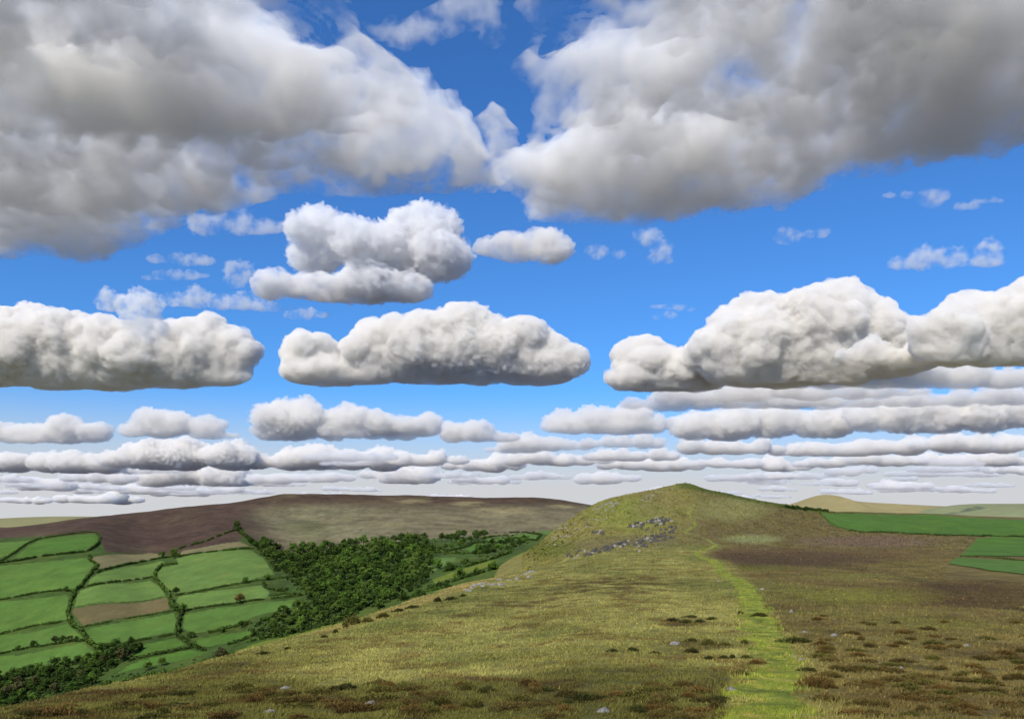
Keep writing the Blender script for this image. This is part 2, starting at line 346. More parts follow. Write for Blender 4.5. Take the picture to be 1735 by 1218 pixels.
class Surf:
    """height field over (column, depth): knots per column (depth, row or ('z', height))"""
    def __init__(s, table, cols, deps):
        s.px, s.d = cols, deps; ld = np.log(deps)
        kx = np.array([t[0] for t in table], float)
        kd = np.array([[math.log(k[0]) for k in t[1]] for t in table])
        kz = np.array([[(k[2] if len(k) == 3 else k[0]*(HZ-k[1])/F) for k in t[1]] for t in table])
        D = np.stack([pchip(kx, kd[:, j], cols) for j in range(kd.shape[1])], 1)
        Zk = np.stack([pchip(kx, kz[:, j], cols) for j in range(kd.shape[1])], 1)
        s.Z = np.stack([pchip(D[i], Zk[i], ld) for i in range(len(cols))])
        s.PX, s.DD = np.meshgrid(cols, deps, indexing='ij')
        s.X = (s.PX-CX)/F*s.DD; s.Y = s.DD
    def zat(s, x, y):
        px = CX+F*np.asarray(x)/np.asarray(y)
        i = np.interp(px, s.px, np.arange(len(s.px))); j = np.interp(np.log(y), np.log(s.d), np.arange(len(s.d)))
        i0 = np.clip(i.astype(int), 0, len(s.px)-2); j0 = np.clip(j.astype(int), 0, len(s.d)-2); a = i-i0; b = j-j0
        return (s.Z[i0, j0]*(1-a)*(1-b)+s.Z[i0+1, j0]*a*(1-b)+s.Z[i0, j0+1]*(1-a)*b+s.Z[i0+1, j0+1]*a*b)
    def hit(s, px, row, last=False):
        """the point of the sheet seen at (px, row)"""
        i = int(np.clip(np.searchsorted(s.px, px), 1, len(s.px)-1)); a = (px-s.px[i-1])/(s.px[i]-s.px[i-1])
        z = s.Z[i-1]*(1-a)+s.Z[i]*a
        e = z/s.d-(HZ-row)/F
        c = np.nonzero((e[:-1] < 0) & (e[1:] >= 0))[0]
        if len(c) == 0:
            j = int(np.argmin(np.abs(e))); d = s.d[j]
        else:
            j = c[-1] if last else c[0]; t = e[j]/(e[j]-e[j+1]); d = s.d[j]*(1-t)+s.d[j+1]*t
        x = (px-CX)/F*d
        return np.array([x, d, float(s.zat(np.array([x]), np.array([d]))[0])])
    def hits(s, P, last=False): return np.array([s.hit(p[0], p[1], last) for p in P])
    def grid_mesh(s, name, mat, mask=None, dz=0.):
        nx, ny = s.Z.shape
        idx = np.arange(nx*ny).reshape(nx, ny)
        Q = np.stack([idx[:-1, :-1], idx[1:, :-1], idx[1:, 1:], idx[:-1, 1:]], -1).reshape(-1, 4)
        V = np.stack([s.X, s.Y, s.Z+dz], -1).reshape(-1, 3)
        return mesh_from(name, V, Q, mat, smooth=True)
Zk = lambda d, z: (d, None, z)
A_TAB = [
 (-900, [Zk(2,-1.9), Zk(8,-2.9), Zk(9.5,-3.2), Zk(11,-3.6), Zk(40,-22), Zk(200,-80), Zk(400,-135), Zk(600,-195)]),
 (0,    [Zk(2,-1.75), (14,1218), (17,1210), (20,1201), Zk(60,-25), Zk(200,-75), Zk(400,-130), Zk(600,-190)]),
 (150,  [Zk(2,-1.75), (14,1218), (20,1188), (26,1166), Zk(70,-23), Zk(200,-67), Zk(400,-112), Zk(600,-175)]),
 (250,  [Zk(2,-1.75), (14,1218), (22,1180), (33,1147), Zk(80,-23), Zk(210,-63), Zk(400,-103), Zk(600,-165)]),
 (400,  [Zk(2,-1.75), (14,1218), (25,1165), (50,1105), Zk(100,-24), Zk(220,-60), Zk(400,-95), Zk(600,-150)]),
 (500,  [Zk(2,-1.75), (14,1218), (30,1145), (65,1077), Zk(120,-24), Zk(240,-57), Zk(420,-88), Zk(650,-140)]),
 (600,  [Zk(2,-1.75), (14,1218), (35,1128), (85,1049), Zk(140,-25), Zk(260,-55), Zk(440,-82), Zk(700,-135)]),
 (700,  [Zk(2,-1.75), (14,1218), (42,1105), (120,1014), Zk(180,-26), Zk(290,-50), Zk(470,-76), Zk(750,-130)]),
 (800,  [Zk(2,-1.75), (14,1218), (50,1082), (160,985), Zk(230,-26), Zk(330,-45), Zk(500,-70), Zk(800,-125)]),
 (850,  [Zk(2,-1.75), (14,1218), (55,1070), (175,975), Zk(250,-23), Zk(390,-31), (610,956), Zk(820,-90)]),
 (895,  [Zk(2,-1.75), (14,1218), (60,1058), (190,967), Zk(280,-21), Zk(420,-24), (640,934), Zk(850,-90)]),
 (950,  [Zk(2,-1.75), (14,1218), (60,1050), (210,957), Zk(300,-16.8), (430,936), (660,890), Zk(900,-50)]),
 (1000, [Zk(2,-1.75), (14,1218), (60,1047), (225,948), (300,944), (440,915), (700,858), Zk(1000,-30)]),
 (1050, [Zk(2,-1.75), (14,1218), (60,1045), (225,946), (300,940), (460,905), (760,842), Zk(1100,-10)]),
 (1100, [Zk(2,-1.75), (14,1218), (60,1045), (210,948), (300,938), (480,898), (820,832), Zk(1150,5)]),
 (1135, [Zk(2,-1.75), (14,1218), (60,1045), (205,949), (300,936), (490,895), (850,824.5), Zk(1180,9)]),
 (1160, [Zk(2,-1.75), (14,1218), (60,1045), (200,950), (300,935), (500,893), (860,820.5), Zk(1200,10)]),
 (1200, [Zk(2,-1.75), (14,1218), (58,1047), (180,955), (290,937), (500,897), (860,831), Zk(1200,8)]),
 (1250, [Zk(2,-1.75), (14,1218), (55,1050), (160,958), (285,938), (500,903), (850,842), Zk(1200,0)]),
 (1330, [Zk(2,-1.75), (14,1218), (50,1060), (135,968), (290,938), (520,906), (880,855), Zk(1300,-5)]),
 (1400, [Zk(2,-1.75), (14,1218), (45,1070), (125,975), (290,940), (560,908), (950,866), Zk(1400,-10)]),
 (1550, [Zk(2,-1.75), (14,1218), (40,1085), (100,990), (260,947), (600,911), (1100,870), Zk(1600,-15)]),
 (1735, [Zk(2,-1.75), (14,1218), (35,1100), (80,1010), (230,955), (600,914), (1100,877), Zk(1600,-25)]),
 (2700, [Zk(2,-1.75), (14,1218), (35,1100), (80,1015), (230,960), (600,920), (1100,885), Zk(1600,-45)]),
]
B_TAB = [
 (-900, [Zk(330,-158), Zk(600,-148), Zk(680,-138), Zk(1250,-45), Zk(1420,-40), Zk(1600,-32), Zk(2300,-90)]),
 (0,   [Zk(330,-150), (600,1195), (680,1140), (1250,918), (1420,905), (1600,893), Zk(2300,-80)]),
 (150, [Zk(330,-135), (600,1160), (680,1105), (1270,910), (1450,890), (1700,875), Zk(2300,-70)]),
 (250, [Zk(330,-125), (600,1135), (660,1100), (1250,933), (1500,900), (1800,866), Zk(2400,-60)]),
 (400, [Zk(330,-112), (600,1110), (640,1090), (1300,912), (1550,880), (2000,852), Zk(2700,-40)]),
 (450, [Zk(330,-103), (600,1095), (680,1055), (1290,922), (1620,880), (2050,842), Zk(2800,-30)]),
 (485, [Zk(330,-98), (600,1088), (700,1040), (1280,930), (1650,880), (2100,837), Zk(2800,-20)]),
 (650, [Zk(330,-85), (620,1045), (700,1010), (1300,917), (1700,875), (2200,839), Zk(2900,-20)]),
 (800, [Zk(330,-65), (620,1000), (700,972), (1400,908), (1800,872), (2400,842), Zk(3000,-20)]),
 (900, [Zk(330,-50), (620,970), (760,945), (1450,900), (1850,868), (2450,844), Zk(3000,-20)]),
 (1000,[Zk(330,-46), Zk(620,-38), Zk(800,-34), Zk(1450,-20), (1900,872), (2500,855), Zk(3000,-20)]),
 (1100,[Zk(330,-46), Zk(620,-40), Zk(800,-36), Zk(1450,-26), (1900,885), (2500,875), Zk(3000,-30)]),
 (1600,[Zk(330,-56), Zk(620,-50), Zk(800,-46), Zk(1450,-46), Zk(1900,-46), Zk(2500,-46), Zk(3000,-60)]),
]
acols = np.concatenate([np.linspace(-900, -40, 90)[:-1], np.linspace(-40, 1780, 760), np.linspace(1780, 2700, 90)[1:]])
adeps = np.exp(np.concatenate([np.linspace(math.log(2), math.log(10), 26)[:-1], np.linspace(math.log(10), math.log(1000), 460), np.linspace(math.log(1000), math.log(1600), 40)[1:]]))
SA = Surf(A_TAB, acols, adeps)
bcols = np.concatenate([np.linspace(-900, -40, 80)[:-1], np.linspace(-40, 1060, 560), np.linspace(1060, 1600, 40)[1:]])
bdeps = np.exp(np.linspace(math.log(330), math.log(3000), 420))
SB = Surf(B_TAB, bcols, bdeps)
def rowof(S): return HZ-F*S.Z/S.DD
# ground relief
SA.Z += (fbm(SA.X/26, SA.Y/26, 0*SA.X, 4)*.5*sstep(10, 160, SA.Y) + fbm(SA.X/3., SA.Y/3., 0*SA.X+4, 3)*.10*(1-sstep(60, 200, SA.Y))
         + (fbm(SA.X/70, SA.Y/70, 0*SA.X+9, 5, .55)*3.0+fbm(SA.X/18, SA.Y/40, 0*SA.X+14, 4, .6)*1.2)*sstep(330, 560, SA.Y)*(1-sstep(1000, 1200, SA.Y)))
SB.Z += fbm(SB.X/90, SB.Y/130, 0*SB.X+2, 4)*1.2+fbm(SB.X/210, SB.Y/260, 0*SB.X+6, 5, .55)*7*sstep(1350, 1800, SB.Y)
def seg_dist(X, Y, P, Wd=None):
    """distance to a polyline (n,2) and, at the nearest place, its half width"""
    D = np.full(X.shape, 1e9); Wn = np.zeros(X.shape)
    for i in range(len(P)-1):
        ax, ay = P[i][:2]; ex, ey = P[i+1][0]-ax, P[i+1][1]-ay
        t = np.clip(((X-ax)*ex+(Y-ay)*ey)/(ex*ex+ey*ey+1e-9), 0, 1)
        d = np.hypot(X-ax-t*ex, Y-ay-t*ey)
        if Wd is None: D = np.minimum(D, d)
        else:
            w = Wd[i]+(Wd[i+1]-Wd[i])*t
            m = d-w < D-Wn
            D = np.where(m, d, D); Wn = np.where(m, w, Wn)
    return (D, Wn) if Wd is not None else D
PATH_PX = [(1300,1260,78),(1300,1218,72),(1303,1180,58),(1313,1143,44),(1312,1110,33),(1305,1085,30),(1283,1057,33),(1277,1023,21),(1260,992,17),(1228,972,11),(1207,951,9),(1180,938,6),(1212,921,5),(1188,910,3.5),(1162,902,4),(1177,887,3.6),(1167,869,3.2),(1169,858,2.8),(1150,845,2.4),(1109,833,2)]
path3 = np.array([SA.hit(p[0], p[1]) for p in PATH_PX])
pathw = np.array([p[2] for p in PATH_PX])*path3[:, 1]/F
# smooth the centre line
_t = np.arange(len(path3)); _q = np.linspace(0, len(path3)-1, 160)
PATH = np.stack([pchip(_t, path3[:, i], _q) for i in range(2)], 1); PATHW = np.interp(_q, _t, pathw)

# ---- materials
def ground_mat(name, fine=.6, scale=3., bump=.3, contrast=.5, far_scale=None):
    m = bpy.data.materials.new(name); m.use_nodes = True; nt = m.node_tree; N = nt.nodes.new; LK = nt.links.new
    b = nt.nodes['Principled BSDF']; b.inputs['Roughness'].default_value = .95; b.inputs['Specular IOR Level'].default_value = .1
    at = N('ShaderNodeAttribute'); at.attribute_name = 'tone'
    tc = N('ShaderNodeTexCoord')
    no = N('ShaderNodeTexNoise'); no.inputs['Scale'].default_value = scale; no.inputs['Detail'].default_value = 8; no.inputs['Roughness'].default_value = .7
    LK(tc.outputs['Object'], no.inputs['Vector'])
    n2 = N('ShaderNodeTexNoise'); n2.inputs['Scale'].default_value = (far_scale or scale/9); n2.inputs['Detail'].default_value = 6; n2.inputs['Roughness'].default_value = .65
    LK(tc.outputs['Object'], n2.inputs['Vector'])
    ad = N('ShaderNodeMath'); ad.operation = 'ADD'; LK(no.outputs['Fac'], ad.inputs[0]); LK(n2.outputs['Fac'], ad.inputs[1])
    mr = N('ShaderNodeMapRange'); mr.inputs[1].default_value = .6; mr.inputs[2].default_value = 1.4; mr.inputs[3].default_value = 1-contrast; mr.inputs[4].default_value = 1+contrast
    LK(ad.outputs[0], mr.inputs[0])
    mu = N('ShaderNodeMix'); mu.data_type = 'RGBA'; mu.blend_type = 'MULTIPLY'; mu.inputs[0].default_value = 1
    LK(at.outputs['Color'], mu.inputs[6]); LK(mr.outputs[0], mu.inputs[7]); LK(mu.outputs[2], b.inputs['Base Color'])
    bp = N('ShaderNodeBump'); bp.inputs['Strength'].default_value = bump; bp.inputs['Distance'].default_value = 1.0/scale
    LK(ad.outputs[0], bp.inputs['Height']); LK(bp.outputs[0], b.inputs['Normal'])
    return m
def leaf_mat(name, col, var=.35, attr=True):
    """foliage: colour per leaf clump from the mesh, shifted a little from one plant to the next"""
    m = bpy.data.materials.new(name); m.use_nodes = True; nt = m.node_tree; N = nt.nodes.new; LK = nt.links.new
    b = nt.nodes['Principled BSDF']; b.inputs['Roughness'].default_value = .9; b.inputs['Specular IOR Level'].default_value = .08
    at = N('ShaderNodeAttribute'); at.attribute_name = 'tone'
    oi = N('ShaderNodeObjectInfo'); mr = N('ShaderNodeMapRange'); mr.inputs[3].default_value = 1-var; mr.inputs[4].default_value = 1+var
    LK(oi.outputs['Random'], mr.inputs[0])
    mu = N('ShaderNodeMix'); mu.data_type = 'RGBA'; mu.blend_type = 'MULTIPLY'; mu.inputs[0].default_value = 1
    LK(at.outputs['Color'], mu.inputs[6]); LK(mr.outputs[0], mu.inputs[7])
    m2 = N('ShaderNodeMix'); m2.data_type = 'RGBA'; m2.blend_type = 'MULTIPLY'; m2.inputs[0].default_value = 1; m2.inputs[7].default_value = (*col, 1)
    LK(mu.outputs[2], m2.inputs[6]); LK(m2.outputs[2], b.inputs['Base Color'])
    return m

# ---- tones of the moor sheet
def lerp(C, c, m): return C+(np.asarray(c)-C)*np.clip(m, 0, 1)[..., None]
def blob(PX, RW, c, r, a, b, soft=.5): return 1-sstep(1-soft, 1+soft, np.hypot((PX-c)/a, (RW-r)/b))
pd, pw = seg_dist(SA.X, SA.Y, PATH, PATHW)
NZ = lambda S, sx, sy, o, seed=0: fbm(S.X/sx, S.Y/sy, 0*S.X+seed, o, .58)
GOLD, GOLD2, OLIVE = srgb(152,148,88), srgb(126,122,68), srgb(106,114,60)
BROWN, RUST, DKG, PURP = srgb(84,70,42), srgb(98,74,42), srgb(70,70,40), srgb(104,86,70)
def moor_tone(X, Y, PX, RW, n1, n2, n3):
    """colour of the moor by place: gold grass on the left, brown heather on the right and along the front, rough hill behind"""
    shp = X.shape
    C = np.empty(shp+(3,)); C[:] = GOLD
    C = lerp(C, GOLD2, sstep(-.25, .3, n1)); C = lerp(C, OLIVE, sstep(-.1, .35, n2)*.85); C = lerp(C, srgb(108,88,52), sstep(-.02, .4, n3-.25*n2)*.75)
    # dark heather band along the front
    fr = sstep(1128, 1160, RW+n1*45)*(1-sstep(1225, 1240, PX)); fr *= 1-.85*sstep(0, 260, 330-PX)*sstep(-1175, -1160, -RW)
    H = np.empty(shp+(3,)); H[:] = srgb(104,102,54); H = lerp(H, BROWN, sstep(-.05, .35, n3)); H = lerp(H, RUST, sstep(.1, .5, n2)); H = lerp(H, DKG, sstep(.1, .6, n1)*.8)
    C = lerp(C, H, fr)
    # streaks of heather across the middle slope
    for c, r, a, b, k in ((760,1040,70,6,.6),(870,1022,110,7,.8),(960,1000,110,8,.6),(1050,985,90,10,.9),(1010,1000,60,6,.7),(1170,990,60,7,.6),(1160,1055,50,7,.7),(1090,1100,60,5,.5),(1200,1090,60,10,.5),(900,1060,50,5,.4),(1000,962,100,6,.4),(820,995,40,4,.4)):
        C = lerp(C, DKG if k < .65 else BROWN, blob(PX, RW, c, r, a, b, .7)*k*sstep(-.35, .25, n3))
    # right hand moor
    rt = sstep(0, 1.5, (X-np.interp(Y, PATH[:, 1], PATH[:, 0]))/np.maximum(1.5, .02*Y))*(1-sstep(330, 480, Y))
    M = np.empty(shp+(3,)); M[:] = srgb(120,108,66); M = lerp(M, srgb(98,84,54), sstep(-.2, .35, n1)); M = lerp(M, srgb(112,112,58), sstep(0, .5, n2)*.9); M = lerp(M, srgb(80,74,44), sstep(.08, .5, n3)*.75)
    M = lerp(M, srgb(84,66,48), blob(PX, RW, 1640, 1005, 130, 22)*.8); M = lerp(M, srgb(125,124,58), blob(PX, RW, 1480, 1010, 110, 14)*.45)
    M = lerp(M, srgb(80,64,54), blob(PX, RW, 1330, 945, 160, 14)*.9); M = lerp(M, srgb(112,92,84), blob(PX, RW, 1450, 918, 90, 9)*.7)
    M = lerp(M, srgb(100,100,48), blob(PX, RW, 1290, 962, 50, 5)*.7); M = lerp(M, srgb(104,84,62), sstep(962, 930, RW)*.6)
    C = lerp(C, M, rt)
    # the rounded hill and the saddle
    hl = sstep(300, 400, Y)
    K = np.empty(shp+(3,)); K[:] = srgb(136,130,76); K = lerp(K, srgb(116,108,66), sstep(-.1, .4, n1)); K = lerp(K, srgb(122,128,66), sstep(0, .5, n2)*.7)
    R_ = np.empty(shp+(3,)); R_[:] = srgb(112,102,68); R_ = lerp(R_, srgb(96,84,60), sstep(-.1, .4, n1)); R_ = lerp(R_, srgb(122,116,76), sstep(.1, .5, n2))
    K = lerp(K, R_, sstep(1120, 1230, PX+(RW-870)*.5))
    K = lerp(K, srgb(140,140,92), blob(PX, RW, 1240, 862, 60, 20)*.7); K = lerp(K, srgb(140,144,100), blob(PX, RW, 1275, 913, 45, 7)*.8)
    K = lerp(K, srgb(78,92,38), sstep(9, 0, RW-np.interp(PX, [1130,1160,1200,1250,1330,1400],[823,823,830,841,856,866]))*sstep(1135, 1160, PX)*.85)
    K = lerp(K, srgb(128,140,66), blob(PX, RW, 1070, 870, 60, 26)*.5)
    K = lerp(K, srgb(124,112,84), blob(PX, RW, 1110, 855, 35, 26)*.4)
    K = lerp(K, srgb(104,94,82), blob(PX, RW, 1060, 925, 90, 16)*.5); K = lerp(K, srgb(116,96,88), blob(PX, RW, 1470, 917, 110, 10)*.7)
    K = lerp(K, srgb(92,104,44), blob(PX, RW, 930, 930, 45, 14)*.6)
    C = lerp(C, K, hl)
    tr = np.interp(PX, [1200,1230,1300,1400,1500,1560,1640,1735,1800], [950,940,946,958,967,985,1006,1036,1050])
    C = lerp(C, srgb(72,64,46), np.exp(-((RW-tr+n1*3)/np.interp(PX, [1200,1400,1735], [6,5,7]))**2)*sstep(1205, 1235, PX)*.7*sstep(-.25, .3, n3))
    return C
RWA = rowof(SA)
toneA = moor_tone(SA.X, SA.Y, SA.PX, RWA, NZ(SA, 9, 13, 5), NZ(SA, 22, 34, 5, 3), NZ(SA, 3.2, 5, 4, 8))
vary = 1+.4*fbm(SA.X/1.3, SA.Y/1.6, 0*SA.X+12, 4)*(1-sstep(40, 160, SA.Y))+.3*fbm(SA.X/14, SA.Y/20, 0*SA.X+15, 5, .65)*sstep(40, 200, SA.Y)+.26*fbm(SA.X/4, SA.Y/7, 0*SA.X+19, 4, .65)*sstep(60, 300, SA.Y)
toneA *= vary[..., None]
# pale earth along the lip of the spur, lime turf beyond
edge_row = np.interp(SA.PX, [0,150,250,400,500,600,700,800,850,895,950],[1201,1166,1147,1105,1077,1049,1014,985,975,967,957])
lip = blob(SA.PX, RWA-edge_row, 720, 4, 150, 9, .5)*(SA.Y > 60)
toneA = lerp(toneA, srgb(178,152,100), lip*.75*sstep(-.3, .3, NZ(SA, 6, 8, 3, 21)))
pm = 1-sstep(-.3, .45, (pd-pw)/np.maximum(pw, .35)+1.0*NZ(SA, .5, .9, 4, 30)+1.0*NZ(SA, 2, 3.6, 3, 31))
PT = np.empty(toneA.shape); PT[:] = srgb(137,146,60); PT = lerp(PT, srgb(98,114,48), sstep(-.1, .4, NZ(SA, 1.2, 2.2, 4, 33))); PT = lerp(PT, srgb(166,156,82), sstep(.05, .4, NZ(SA, .8, 1.3, 4, 35)))
moor_mat = ground_mat('moor_turf', scale=4., bump=.5, contrast=.55)
me = SA.grid_mesh('moor_ground', moor_mat); vcol(me, 'tone', toneA.reshape(-1, 3))
link('moor_ground', me, kind='structure', label='golden and brown moorland spur running up to a rounded hill')
# the trodden path as a sheet of its own, draped a little above the turf
def patch(S, mask, tone, name, mat, dz, label, kind='structure', **kw):
    nx, ny = S.Z.shape; cm = mask[:-1, :-1] & mask[1:, :-1] & mask[1:, 1:] & mask[:-1, 1:]
    idx = np.arange(nx*ny).reshape(nx, ny)
    Q = np.stack([idx[:-1, :-1], idx[1:, :-1], idx[1:, 1:], idx[:-1, 1:]], -1)[cm]
    if len(Q) == 0: print('EMPTY PATCH', label); return None
    u, inv = np.unique(Q, return_inverse=True)
    V = np.stack([S.X, S.Y, S.Z+dz], -1).reshape(-1, 3)[u]
    me = mesh_from(name, V, inv.reshape(-1, 4), mat, smooth=True); vcol(me, 'tone', tone.reshape(-1, 3)[u])
    return link(name, me, kind=kind, label=label, **kw)
patch(SA, pm > .5, PT*vary[..., None], 'grass_path', moor_mat, .012, 'bright green trodden grass path winding up to the rounded hill')
def inpoly(S, poly, last=False):
    P = S.hits(poly, last)
    return poly_sdf(S.X, S.Y, P[:, :2])
field_mat = ground_mat('pasture', scale=.35, bump=.2, contrast=.35)
def field(S, poly, col, label, dz=.06, seed=0, last=True):
    sd = inpoly(S, poly, last)
    T = np.empty(S.X.shape+(3,)); T[:] = col
    n = NZ(S, 60, 80, 4, seed); T *= (1+.26*n+.2*NZ(S, 9, 30, 4, seed+5))[..., None]; T = lerp(T, np.asarray(col)*np.array([1.35, 1.12, 1.1]), sstep(0, .45, NZ(S, 30, 60, 4, seed+9))*.55)
    patch(S, (sd > 0) & (S.DD > 150), T, 'pasture_field', field_mat, dz, label)
G1, G2, G3 = srgb(80,114,48), srgb(88,120,56), srgb(100,128,66)
field(SA, [(1390,868),(1500,871.5),(1735,880),(1950,888),(1950,912),(1735,908),(1560,905),(1440,899),(1405,889)], G1, 'large flat green pasture on the plateau right of the hill', .25, 1)
field(SA, [(1655,911),(1735,909),(1900,908),(1900,945),(1735,943),(1625,942)], G1, 'green pasture at the right edge under the large flat one', .2, 2)
field(SA, [(1618,945),(1735,950),(1860,956),(1860,974),(1735,974),(1605,955)], G2, 'lowest bluish green pasture at the right edge', .16, 3)

# ---- valley sheet
RWB = rowof(SB)
TB = np.empty(SB.X.shape+(3,)); TB[:] = srgb(70,92,44)
TB = lerp(TB, srgb(88,104,50), sstep(-.1, .4, NZ(SB, 60, 90, 5)))
n1, n2, n3 = NZ(SB, 120, 170, 5, 2), NZ(SB, 45, 60, 5, 4), NZ(SB, 260, 300, 5, 8)
lowline = np.interp(SB.PX, [-300,0,165,180,250,310,400,412,440,500,600,700,735,850,940,1100],[914,912,903,936,938,940,922,908,926,938,928,915,912,909,898,896])
mo = sstep(3, -3, RWB-lowline+n2*3)
M = np.empty(TB.shape); M[:] = srgb(92,80,70)
M = lerp(M, srgb(132,126,102), sstep(400, 520, SB.PX+n1*60)*sstep(846, 874, RWB+n2*8)*.75); M = lerp(M, srgb(126,128,104), blob(SB.PX, RWB, 545, 882, 110, 28)*.4)
M = lerp(M, srgb(80,62,56), (1-sstep(380, 470, SB.PX+n1*50))*.8); M = lerp(M, srgb(78,60,50), sstep(862, 845, RWB+n2*10)*.75)
M = lerp(M, srgb(104,96,74), sstep(0, .5, n1)*.6); M = lerp(M, srgb(86,74,66), sstep(0, .5, n2)*.4); M = lerp(M, srgb(100,104,70), blob(SB.PX, RWB, 520, 897, 45, 14)*.4)
for c, r, a, b in ((697,849,28,3.5),(795,853,30,4),(850,864,45,4.5),(670,890,24,4),(950,858,22,3),(880,868,30,2.5)):
    M = lerp(M, srgb(152,142,112), blob(SB.PX, RWB, c, r, a, b, .6)*.8*sstep(-.5, .2, n2))
M *= (1+.42*NZ(SB, 14, 34, 5, 31)+.25*NZ(SB, 70, 120, 4, 33))[..., None]
TB = lerp(TB, M, mo)
valley_mat = ground_mat('valley_turf', scale=.16, bump=.5, contrast=.62)
me = SB.grid_mesh('valley_ground', valley_mat); vcol(me, 'tone', TB.reshape(-1, 3))
link('valley_ground', me, kind='structure', label='valley floor rising to a long purple-brown moor')
z1 = lambda P: [(x/2.914, 800+y/2.914) for x, y in P]
z2 = lambda P: [(380+x/2.914, 800+y/2.914) for x, y in P]
TAN, BRN, LIME = srgb(122,118,88), srgb(108,100,70), srgb(106,120,50)
FIELDS = [
 (z1([(-300,360),(0,345),(180,335),(130,358),(30,418),(-300,440)]), G2, 'small green pasture in the top left corner of the valley'),
 (z1([(62,428),(130,367),(190,337),(300,318),(470,303),(493,325),(485,345),(430,386),(300,402)]), G1, 'rounded bright green pasture poking up into the purple moor'),
 (z1([(-300,500),(0,460),(430,420),(470,455),(430,510),(390,575),(330,580),(160,598),(0,628),(-300,690)]), G2, 'broad pale green pasture at the left edge below the rounded one'),
 (z1([(450,420),(600,402),(740,395),(830,405),(780,420),(640,448),(482,490),(488,460),(450,440)]), TAN, 'tan rough pasture between the moor and the long thin green pasture'),
 (z1([(425,560),(440,530),(480,500),(640,460),(790,435),(820,440),(770,480),(750,515),(600,535)]), G3, 'long thin green pasture under the tan one'),
 (z1([(395,580),(600,545),(740,532),(790,560),(825,610),(600,640),(365,668),(378,610)]), G3, 'green upper half of the field with the brown strip'),
 (z1([(360,673),(600,645),(828,615),(842,680),(700,705),(410,762),(350,690)]), BRN, 'brown ploughed strip between two green pastures'),
 (z1([(-300,690),(0,635),(335,600),(340,640),(330,690),(335,728),(160,758),(0,797),(-300,860)]), G2, 'second broad pasture down the left edge, level with the brown strip'),
 (z1([(-300,865),(0,803),(340,745),(400,800),(415,828),(260,845),(0,890),(-300,950)]), G2, 'narrow pasture at the left edge with dark trees on its lower hedge'),
 (z1([(-300,960),(0,900),(415,840),(490,900),(380,925),(200,975),(0,1010),(-300,1060)]), G2, 'lowest pasture at the left edge, above the dark wood'),
 (z1([(770,495),(800,465),(880,455),(862,420),(1250,388),(1300,420),(1360,505),(1230,535),(1040,570),(870,600),(830,590),(790,545)]), G3, 'largest pasture, against the upper edge of the valley wood'),
 (z1([(880,610),(1040,585),(1290,555),(1335,590),(1320,620),(1100,650),(920,672),(865,640)]), G3, 'pasture with a single reddish tree in its lower hedge'),
 (z1([(910,700),(1100,662),(1480,622),(1510,655),(1400,680),(1240,720),(1150,755),(1050,780),(950,800),(900,770)]), G2, 'long pasture running into the foot of the valley wood'),
 (z1([(410,775),(600,738),(860,692),(875,730),(860,790),(700,820),(500,865),(430,810)]), G2, 'pasture directly below the brown strip'),
 (z1([(650,865),(860,815),(900,830),(920,855),(740,895),(640,912),(700,872)]), G1, 'small pasture beside the lower end of the winding hedge'),
 (z1([(960,825),(1100,795),(1240,775),(1250,800),(1150,835),(1020,865),(950,850)]), G1, 'small bright pasture wedged below the long one'),
 (z1([(560,1000),(640,945),(740,915),(940,872),(1040,890),(900,930),(780,950)]), G1, 'sliver of green pasture just above the spur, left of the brown bush'),
 (z1([(900,385),(1000,370),(1190,340),(1240,372),(1060,388),(880,408)]), TAN, 'tan rough pasture at the foot of the moor above the largest pasture'),
 (z1([(1150,880),(1250,848),(1440,800),(1560,768),(1700,730),(1720,760),(1560,830),(1400,870),(1180,905)]), LIME, 'yellow-green strip of pasture along the foot of the spur'),
 (z1([(1235,832),(1330,800),(1440,775),(1470,785),(1320,825)]), G1, 'thin green strip below the lower tongue of the wood'),
 (z2([(925,372),(1000,358),(1090,393),(1000,398)]), G1, 'lens-shaped pasture at the right end of the valley wood'),
 (z2([(1185,372),(1240,352),(1290,350),(1310,385),(1210,398)]), G1, 'small pasture with a dark bush in it, right of the lens-shaped one'),
 (z2([(1290,327),(1330,320),(1338,345),(1300,345)]), G2, 'tiny left one of a pair of far pastures'),
 (z2([(1342,320),(1400,318),(1408,345),(1345,346)]), G2, 'tiny right one of a pair of far pastures'),
 (z2([(1410,307),(1480,302),(1562,312),(1540,335),(1430,322)]), G2, 'oblong far pasture left of the hill flank'),
 (z2([(1540,292),(1635,285),(1600,312)]), G2, 'farthest pasture touching the hill flank'),
 (z2([(985,462),(1020,425),(1150,418),(1130,450),(1060,480),(1010,498)]), G3, 'pasture with two round bushes beside the wood'),
 (z2([(1025,528),(1130,490),(1200,470),(1330,430),(1350,447),(1250,490),(1100,528),(1035,560)]), LIME, 'yellow-green pasture slanting up towards the hill'),
 (z2([(1360,460),(1400,430),(1480,392),(1510,402),(1450,442)]), LIME, 'short yellow-green pasture at the foot of the hill flank'),
 (z2([(900,612),(1040,580),(1200,540),(1400,500),(1560,450),(1590,470),(1400,522),(1160,562),(1050,592)]), G1, 'long narrow green pasture behind the stony lip of the spur'),
]
for i, (P, c, lab) in enumerate(FIELDS): field(SB, P, c, lab, .08, 10+i, False)

